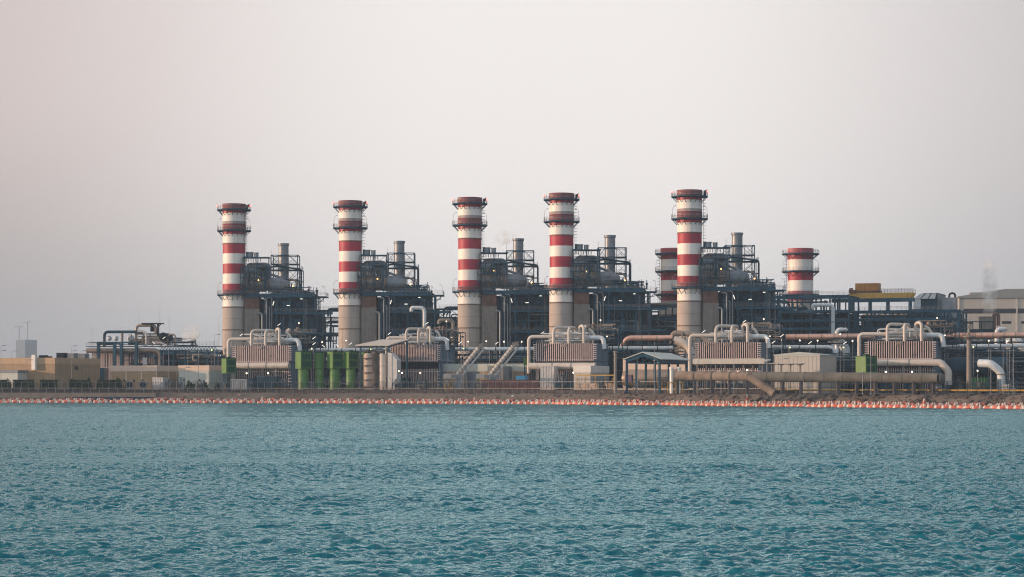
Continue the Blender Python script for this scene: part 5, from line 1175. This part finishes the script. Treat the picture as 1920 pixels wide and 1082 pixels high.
for px, py, w_ in ((584.5,654,'over the first green filter'),(869,653.6,'beside the left boom head'),(1481,651.5,'left over the beige block'),(1581.6,651.7,'at the drop of the white pipe'),(1825,651,'right of the tall thick pole'),(397,656.5,'before the dark lattice deck at the left'),(695,655,'under the canopy roof edge')):
    pole('yellow-green glowing lamp '+w_, px, online(PR, px).y-8, py, .05, 'galv', 'yell', 'yellow-green lamps')
# thick columns
co = thing('grey_column', 'thick grey column with capped top left of the gable shed', 'column', at(1154, 560), 0)
mb = MB(); zt = lz(658, 560); mb.lathe([(.42,0),(.42,zt-.4),(.55,zt-.38),(.55,zt-.1),(.3,zt)], 16); mb.build('shaft', M['duct'], co)
mp_ = thing('observation_pole', 'tall thick pole with a round platform before the right pipes', 'pole', at(1817, 500), 0); s_ = F/500
mb = MB(); mb.tube([(0,0,0), (0,0,lz(640,500)), (0,0,lz(632,500))], [.62,.55,.5], 14); mb.tube([(0,0,lz(632,500)), (0,0,lz(594,500))], [.12,.06], 6); mb.build('shaft', M['duct'], mp_)
mb = MB(); z = lz(632,500); mb.lathe([(.5,z-.7),(1.3,z-.1),(1.5,z),(1.5,z+.15),(.4,z+.2)], 20, cap=False); z2 = lz(678,500); mb.box(0, 1.8, -.2, .2, z2, z2+.12); p_ = mb.build('platform', M['duct'], mp_)
mb = MB(); rail(mb, [(1.45*math.cos(i*math.pi/5), 1.45*math.sin(i*math.pi/5), z+.15) for i in range(10)], .8, .04, 2, True, 1); mb.build('railing', M['duct'], p_)

# ------------------------------------------------------------------ bushes and hedges
def foliage(mb, cx, cy, z0, w_, d_, h_, n, rng, leaf=.32):
    for _ in range(n):
        a, e = rng.uniform(0, 6.28), rng.random()**.5
        lob = .75+.35*noise.noise(Vector((math.cos(a)*2+cx, math.sin(a)*2, cy)))
        x, y = cx+w_*e*lob*math.cos(a), cy+d_*e*lob*math.sin(a); top = (1-e**2.2)*h_*(.8+.4*noise.noise(Vector((x*.9, y*.9, 1.7))))
        z = z0+rng.random()*max(top, .25*h_)
        c = Vector((x, y, z)); q_ = Matrix.Rotation(rng.uniform(0,6.28), 3, 'Z') @ Matrix.Rotation(rng.uniform(0,3.14), 3, 'X'); s2 = leaf*rng.uniform(.5,1.2)
        k = len(mb.v); mb.v += [tuple(c+q_@Vector(v_)*s2) for v_ in ((-1,-.4,0),(0,-.6,.15),(1,0,0),(0,.6,.15))]; mb.face([k,k+1,k+2,k+3])
def bush(label, px, Y, wpx, ytop, seed, z0=0, tree=False):
    rng = random.Random(seed); s_ = F/Y; root = thing('shrub' if not tree else 'small_tree', label, 'shrub' if not tree else 'tree', at(px, Y), 0, 'shrubs by the fence')
    h_ = lz(ytop, Y); mb = MB(); foliage(mb, 0, 0, .6 if tree else .1, wpx/s_/2, wpx/s_/2.4, h_-(.6 if tree else .1), int(60*wpx*max(h_,2)/4), rng, .26); mb.build('crown', M['leaf'], root)
    mb = MB()
    for i in range(4): mb.tube([(0,0,0), (rng.uniform(-.3,.3),0,h_*.3), (rng.uniform(-1,1)*wpx/s_/4,0,h_*.75)], [.12,.08,.03], 5)
    mb.build('trunk', M['bark'], root)
for i, (px, Y, w_, yt, lb_) in enumerate(((15,648,22,704,'dark shrub at the far left before the grey shed'),(30,648,16,706,'shrub beside the far left one, left of the first hedge'),(62,650,12,705,'small shrub above the gap in the first hedge'),(82,649,18,704,'round shrub above the second hedge'),(136,650,18,704,'shrub above the third hedge'),
     (167,650,14,702,'tall narrow shrub right of the third hedge'),(222,648,26,702,'bushy dark tree in front of the pale pink low block'),(239,648,18,710,'low grey-green bush right of the bushy tree'),(186,650,14,705,'shrub at the foot of the blue columns'),(355,645,24,708,'dusty bush before the shaded low block'),(384,645,26,710,'dusty low bush before the pale flat block'),
     (408,643,18,712,'thin dry bush left of the first green box'),(520,633,14,714,'reddish thin bush below the first finned unit'))):
    bush(lb_, px, Y, w_, yt, 50+i, tree=(i in (6, 5)))
for i, (pl, pr, lb_) in enumerate(((-20,8,'clipped hedge block at the left edge'),(24,60,'clipped hedge block below the grey shed end'),(75,104,'clipped hedge block below the sunlit wall corner'),(129,160,'clipped hedge block below the shaded sand wall'),(184,216,'clipped hedge block before the blue columns'))):
    P0, L_ = span(pl, pr, 648); root = thing('hedge', lb_, 'hedge', P0, None, 'clipped hedges by the left fence'); rng = random.Random(80+i); mb = MB(); H = lz(713, 648)
    mb.box(.15, L_-.15, .2, 1.3, 0, H-.15)
    for _ in range(int(L_*260)):
        x, z, y = rng.uniform(0, L_), rng.uniform(.1, H), rng.choice([0, 0, rng.uniform(0,1.5)])
        if y > 0: z = H
        c = Vector((x, y+rng.uniform(-.1,.1), z+rng.uniform(-.1,.12))); q_ = Matrix.Rotation(rng.uniform(0,6.28), 3, 'Z') @ Matrix.Rotation(rng.uniform(0,3.14), 3, 'X')
        k = len(mb.v); mb.v += [tuple(c+q_@Vector(v_)*.17) for v_ in ((-1,-.5,0),(1,-.5,0),(1,.5,0),(-1,.5,0))]; mb.face([k,k+1,k+2,k+3])
    mb.build('leaves', M['leaf'], root); mb = MB(); mb.box(-.1, L_+.1, -.1, 1.6, -.05, .35); mb.build('planter', M['quay'], root)

# vent tanks near x 240
for px, Y, lb_ in ((243,645,'round dark fan unit before the pale pink low block'),(268,645,'grey twin nozzle unit right of the fan unit')):
    root = thing('fan_unit', lb_, 'fan unit', at(px, Y), 0); mb = MB(); mb.lathe([(.9,-.3),(1.1,-.28),(1.1,.3),(.6,.4)], 18, (0,0,2.3), 'y'); mb.box(-.9, .9, -.2, .6, 0, 1.3); mb.build('housing', M['grey'], root); mb = MB(); mb.lathe([(.85,-.36),(.3,-.4)], 14, (0,0,2.3), 'y'); mb.build('fan_grille', M['black'], root)

# ------------------------------------------------------------------ floating barrier
GB = 'floats of the orange and white sea barrier'; LB = 'orange and white float of the barrier line on the sea before the shore'
fl = thing('barrier_float', LB, 'float', (0,0,0), 0, GB)
mb = MB(); mb.lathe([(.12,-.62),(.40,-.5),(.46,-.2),(.46,.2),(.40,.5),(.12,.62)], 12, (0,-.15,.38), 'x'); mb.build('front_drum', M['float_o'], fl)
mb = MB(); mb.lathe([(.1,-.6),(.36,-.45),(.42,0),(.36,.45),(.1,.6)], 10, (1.0,1.3,.98), 'x'); mb.box(.6, 1.4, 1.1, 1.5, -.2, .7); mb.build('rear_drum', M['float_d'], fl)
for x0, x1 in ((-.5,-.8), (.5,.95)):
    mb = MB(); mb.tube([(x0,-.25,.12), ((x0+x1)/2,-.1,.42), (x1,.3,.75)], [.36,.40,.2], 10); mb.build('end_cone', M['float_w'], fl)
mb = MB(); mb.tube([(-.15,.3,.7), (.0,.6,1.0), (.05,.8,1.35)], [.24,.2,.13], 8); mb.build('upright_peg', M['float_w'], fl)
mb = MB(); mb.tube([(.5,.5,.6), (.42,.8,1.0), (.38,.9,1.4)], [.24,.2,.13], 8); mb.build('upright_peg', M['float_w'], fl)
mb = MB(); mb.lathe([(.1,-.35),(.42,-.2),(.42,.2),(.1,.35)], 10, (1.05,.2,.12), 'x'); mb.build('link_float', M['lgrey'], fl)
mb = MB(); mb.bar((-1,.9,.1), (1.3,.9,.1), .07); mb.bar((0,0,.2), (1.0,1.3,.5), .07); mb.build('link_bar', M['black'], fl)
first = True; acc = 0; k = 0
pts2 = [Vector((x, y, 0)) for x, y in SH]; seg = 0; pos = []
tot = []
for a, b2 in zip(pts2[:-1], pts2[1:]):
    n = int((b2-a).length/.25)
    for i in range(n): tot.append((a+(b2-a)*i/n, math.atan2(b2.y-a.y, b2.x-a.x)))
nxt = 0; cnt = 0; rng = random.Random(9); run = 8
for i, (p, ang) in enumerate(tot):
    if i < nxt: continue
    pxx = 960+F*p.x/p.y
    if pxx < -20 or pxx > 1945: nxt = i+8; continue
    o = fl if first else copy_tree(fl); first = False
    o.location = (p.x, p.y+rng.uniform(-.12,.12), rng.uniform(-.12,.03)); o.rotation_euler = (rng.uniform(-.12,.12), rng.uniform(-.14,.14), ang*.6+rng.uniform(-.22,.22))
    s_ = rng.uniform(.95, 1.08); o.scale = (s_, s_, s_)
    cnt += 1; nxt = i+8
    if cnt % run == 0: nxt = i+11; run = rng.choice([6,7,8,9])
for px, dy, h_, lb_ in ((492,1.2,1.9,'small white marker post above the floats left of the green filters'),(890,1.0,1.8,'small white marker post above the floats below the booms'),(1401,-.6,3.0,'tall red and white marker buoy standing among the floats'),(135,1.5,1.6,'small red and white marker at the quay edge'),(1733,-.4,2.2,'white hoop marker on the floats at the right')):
    Y = onshore(px, dy); root = thing('marker_buoy', lb_, 'buoy', (Y.x, Y.y, 0), 0)
    mb = MB(); mb.lathe([(.35,0),(.35,h_*.45),(.22,h_*.5),(.22,h_*.95),(.05,h_)], 10); mb.build('body', M['float_w'], root)
    mb = MB(); mb.lathe([(.38,h_*.5),(.38,h_*.72)], 10); mb.build('red_band', M['float_o'], root)

# loose boulders and a dark heap on the bank
for px, off, s2, m_, lb_ in ((1735,8,1.7,'rock','large dark boulder on the bank below the right end of the fat pipe'),(452,8,.9,'quay','pale leaning slab on the bank below the first green box'),(433,8.5,.8,'quay','smaller pale slab on the bank left of the leaning one'),(1003,8,.9,'quay','pale slab on the bank below the black-vented coolers'),(962,8,.6,'white','small white block on the bank below the right boom')):
    P_ = onshore(px, off); mb = MB(); mb.v = []
    random.seed(int(px)); rock((0,0,0), s2); tag(mb.build('boulder', M[m_], None, (P_.x, P_.y, 2.2)), lb_, 'boulder', 'loose boulders on the bank')

# ------------------------------------------------------------------ far tower in the haze
YT = 5200; s_ = F/YT; ft = thing('distant_tower', 'hazy blue tower block with two cranes far behind the left buildings', 'tower', at(30, YT), R(-25)); a_ = 20/s_
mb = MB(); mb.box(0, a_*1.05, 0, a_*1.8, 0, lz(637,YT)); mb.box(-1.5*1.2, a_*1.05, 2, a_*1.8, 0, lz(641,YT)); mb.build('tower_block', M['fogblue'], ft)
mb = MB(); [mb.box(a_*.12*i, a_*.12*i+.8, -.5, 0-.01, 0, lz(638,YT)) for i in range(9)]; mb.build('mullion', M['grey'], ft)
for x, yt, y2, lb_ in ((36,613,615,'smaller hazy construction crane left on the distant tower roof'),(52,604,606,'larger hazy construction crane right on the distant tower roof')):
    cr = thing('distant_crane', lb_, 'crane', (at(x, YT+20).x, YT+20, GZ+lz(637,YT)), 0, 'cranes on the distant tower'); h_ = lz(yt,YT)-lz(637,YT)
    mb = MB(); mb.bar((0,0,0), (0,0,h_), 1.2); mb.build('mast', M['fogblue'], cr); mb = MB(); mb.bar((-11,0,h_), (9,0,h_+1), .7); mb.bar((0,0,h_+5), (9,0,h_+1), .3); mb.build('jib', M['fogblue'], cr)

# ------------------------------------------------------------------ steam
def steam(label, pts, Y, dens, seed):
    m = bpy.data.materials.new('steam'); m.use_nodes = True; t = m.node_tree
    for n in list(t.nodes): t.nodes.remove(n)
    o = t.nodes.new('ShaderNodeOutputMaterial'); v = t.nodes.new('ShaderNodeVolumePrincipled'); v.inputs['Color'].default_value = (.97,1,1,1); v.inputs['Anisotropy'].default_value = .2
    s_ = F/Y; cx = sum(p[0] for p in pts)/len(pts)-pts[0][0]; cz = pts[0][1]-sum(p[1] for p in pts)/len(pts)
    rx = (max(p[0]+p[2] for p in pts)-min(p[0]-p[2] for p in pts))/2; rz = (max(p[1]+p[2] for p in pts)-min(p[1]-p[2] for p in pts))/2
    g = t.nodes.new('ShaderNodeTexCoord'); n = t.nodes.new('ShaderNodeTexNoise'); n.inputs['Scale'].default_value = .40; n.inputs['Detail'].default_value = 6
    mp = t.nodes.new('ShaderNodeMapping'); mp.vector_type = 'TEXTURE'; mp.inputs['Location'].default_value = (cx/s_, 0, cz/s_); mp.inputs['Scale'].default_value = (rx/s_, max(p[2] for p in pts)/s_, rz/s_)
    ln = t.nodes.new('ShaderNodeVectorMath'); ln.operation = 'LENGTH'; t.links.new(g.outputs['Object'], mp.inputs[0]); t.links.new(mp.outputs[0], ln.inputs[0])
    fo = t.nodes.new('ShaderNodeMapRange'); fo.interpolation_type = 'SMOOTHSTEP'; fo.inputs[1].default_value = 1.0; fo.inputs[2].default_value = .25; t.links.new(ln.outputs['Value'], fo.inputs[0])
    t.links.new(g.outputs['Object'], n.inputs[0]); mr = t.nodes.new('ShaderNodeMapRange'); t.links.new(n.outputs[0], mr.inputs[0]); mr.inputs[1].default_value = .40; mr.inputs[2].default_value = .62; mr.inputs[4].default_value = dens
    mu = t.nodes.new('ShaderNodeMath'); mu.operation = 'MULTIPLY'; t.links.new(mr.outputs[0], mu.inputs[0]); t.links.new(fo.outputs[0], mu.inputs[1])
    t.links.new(mu.outputs[0], v.inputs['Density']); t.links.new(v.outputs[0], o.inputs['Volume'])
    p0 = at(pts[0][0], Y, zz(pts[0][1], Y)); s_ = F/Y; mb = MB()
    P_ = [Vector(((a-pts[0][0])/s_, 0, -(b2-pts[0][1])/s_)) for a, b2, r_ in pts]; mb.tube(P_, [r_/s_ for a, b2, r_ in pts], 14)
    tag(mb.build('steam_plume', m, None, p0), label, 'steam', kind='stuff')
steam('white steam puff drifting above the left process unit', [(338,643,2),(344,635,9),(354,626,16),(366,619,18),(378,620,12),(388,624,3)], 728, .7, 1)
steam('faint white steam wisp left of the third exhaust stack', [(922,464,2),(934,451,13),(948,442,17),(962,438,12),(972,441,3)], 760, .4, 2)
steam('tall thin steam column rising before the beige hall', [(1853,610,12),(1853,575,19),(1856,540,17),(1856,500,16),(1858,478,4)], 790, .5, 3)

# ------------------------------------------------------------------ haze
hm = bpy.data.materials.new('haze_air'); hm.use_nodes = True; t = hm.node_tree
for n in list(t.nodes): t.nodes.remove(n)
o = t.nodes.new('ShaderNodeOutputMaterial'); v = t.nodes.new('ShaderNodeVolumePrincipled')
v.inputs['Color'].default_value = (.58,.75,.92,1); v.inputs['Density'].default_value = 0.00012; v.inputs['Anisotropy'].default_value = 0.0
t.links.new(v.outputs[0], o.inputs['Volume'])
mb = MB(); mb.box(-4000, 4000, -300, 7800, -1.6, 190); tag(mb.build('haze', hm), kind='stuff')
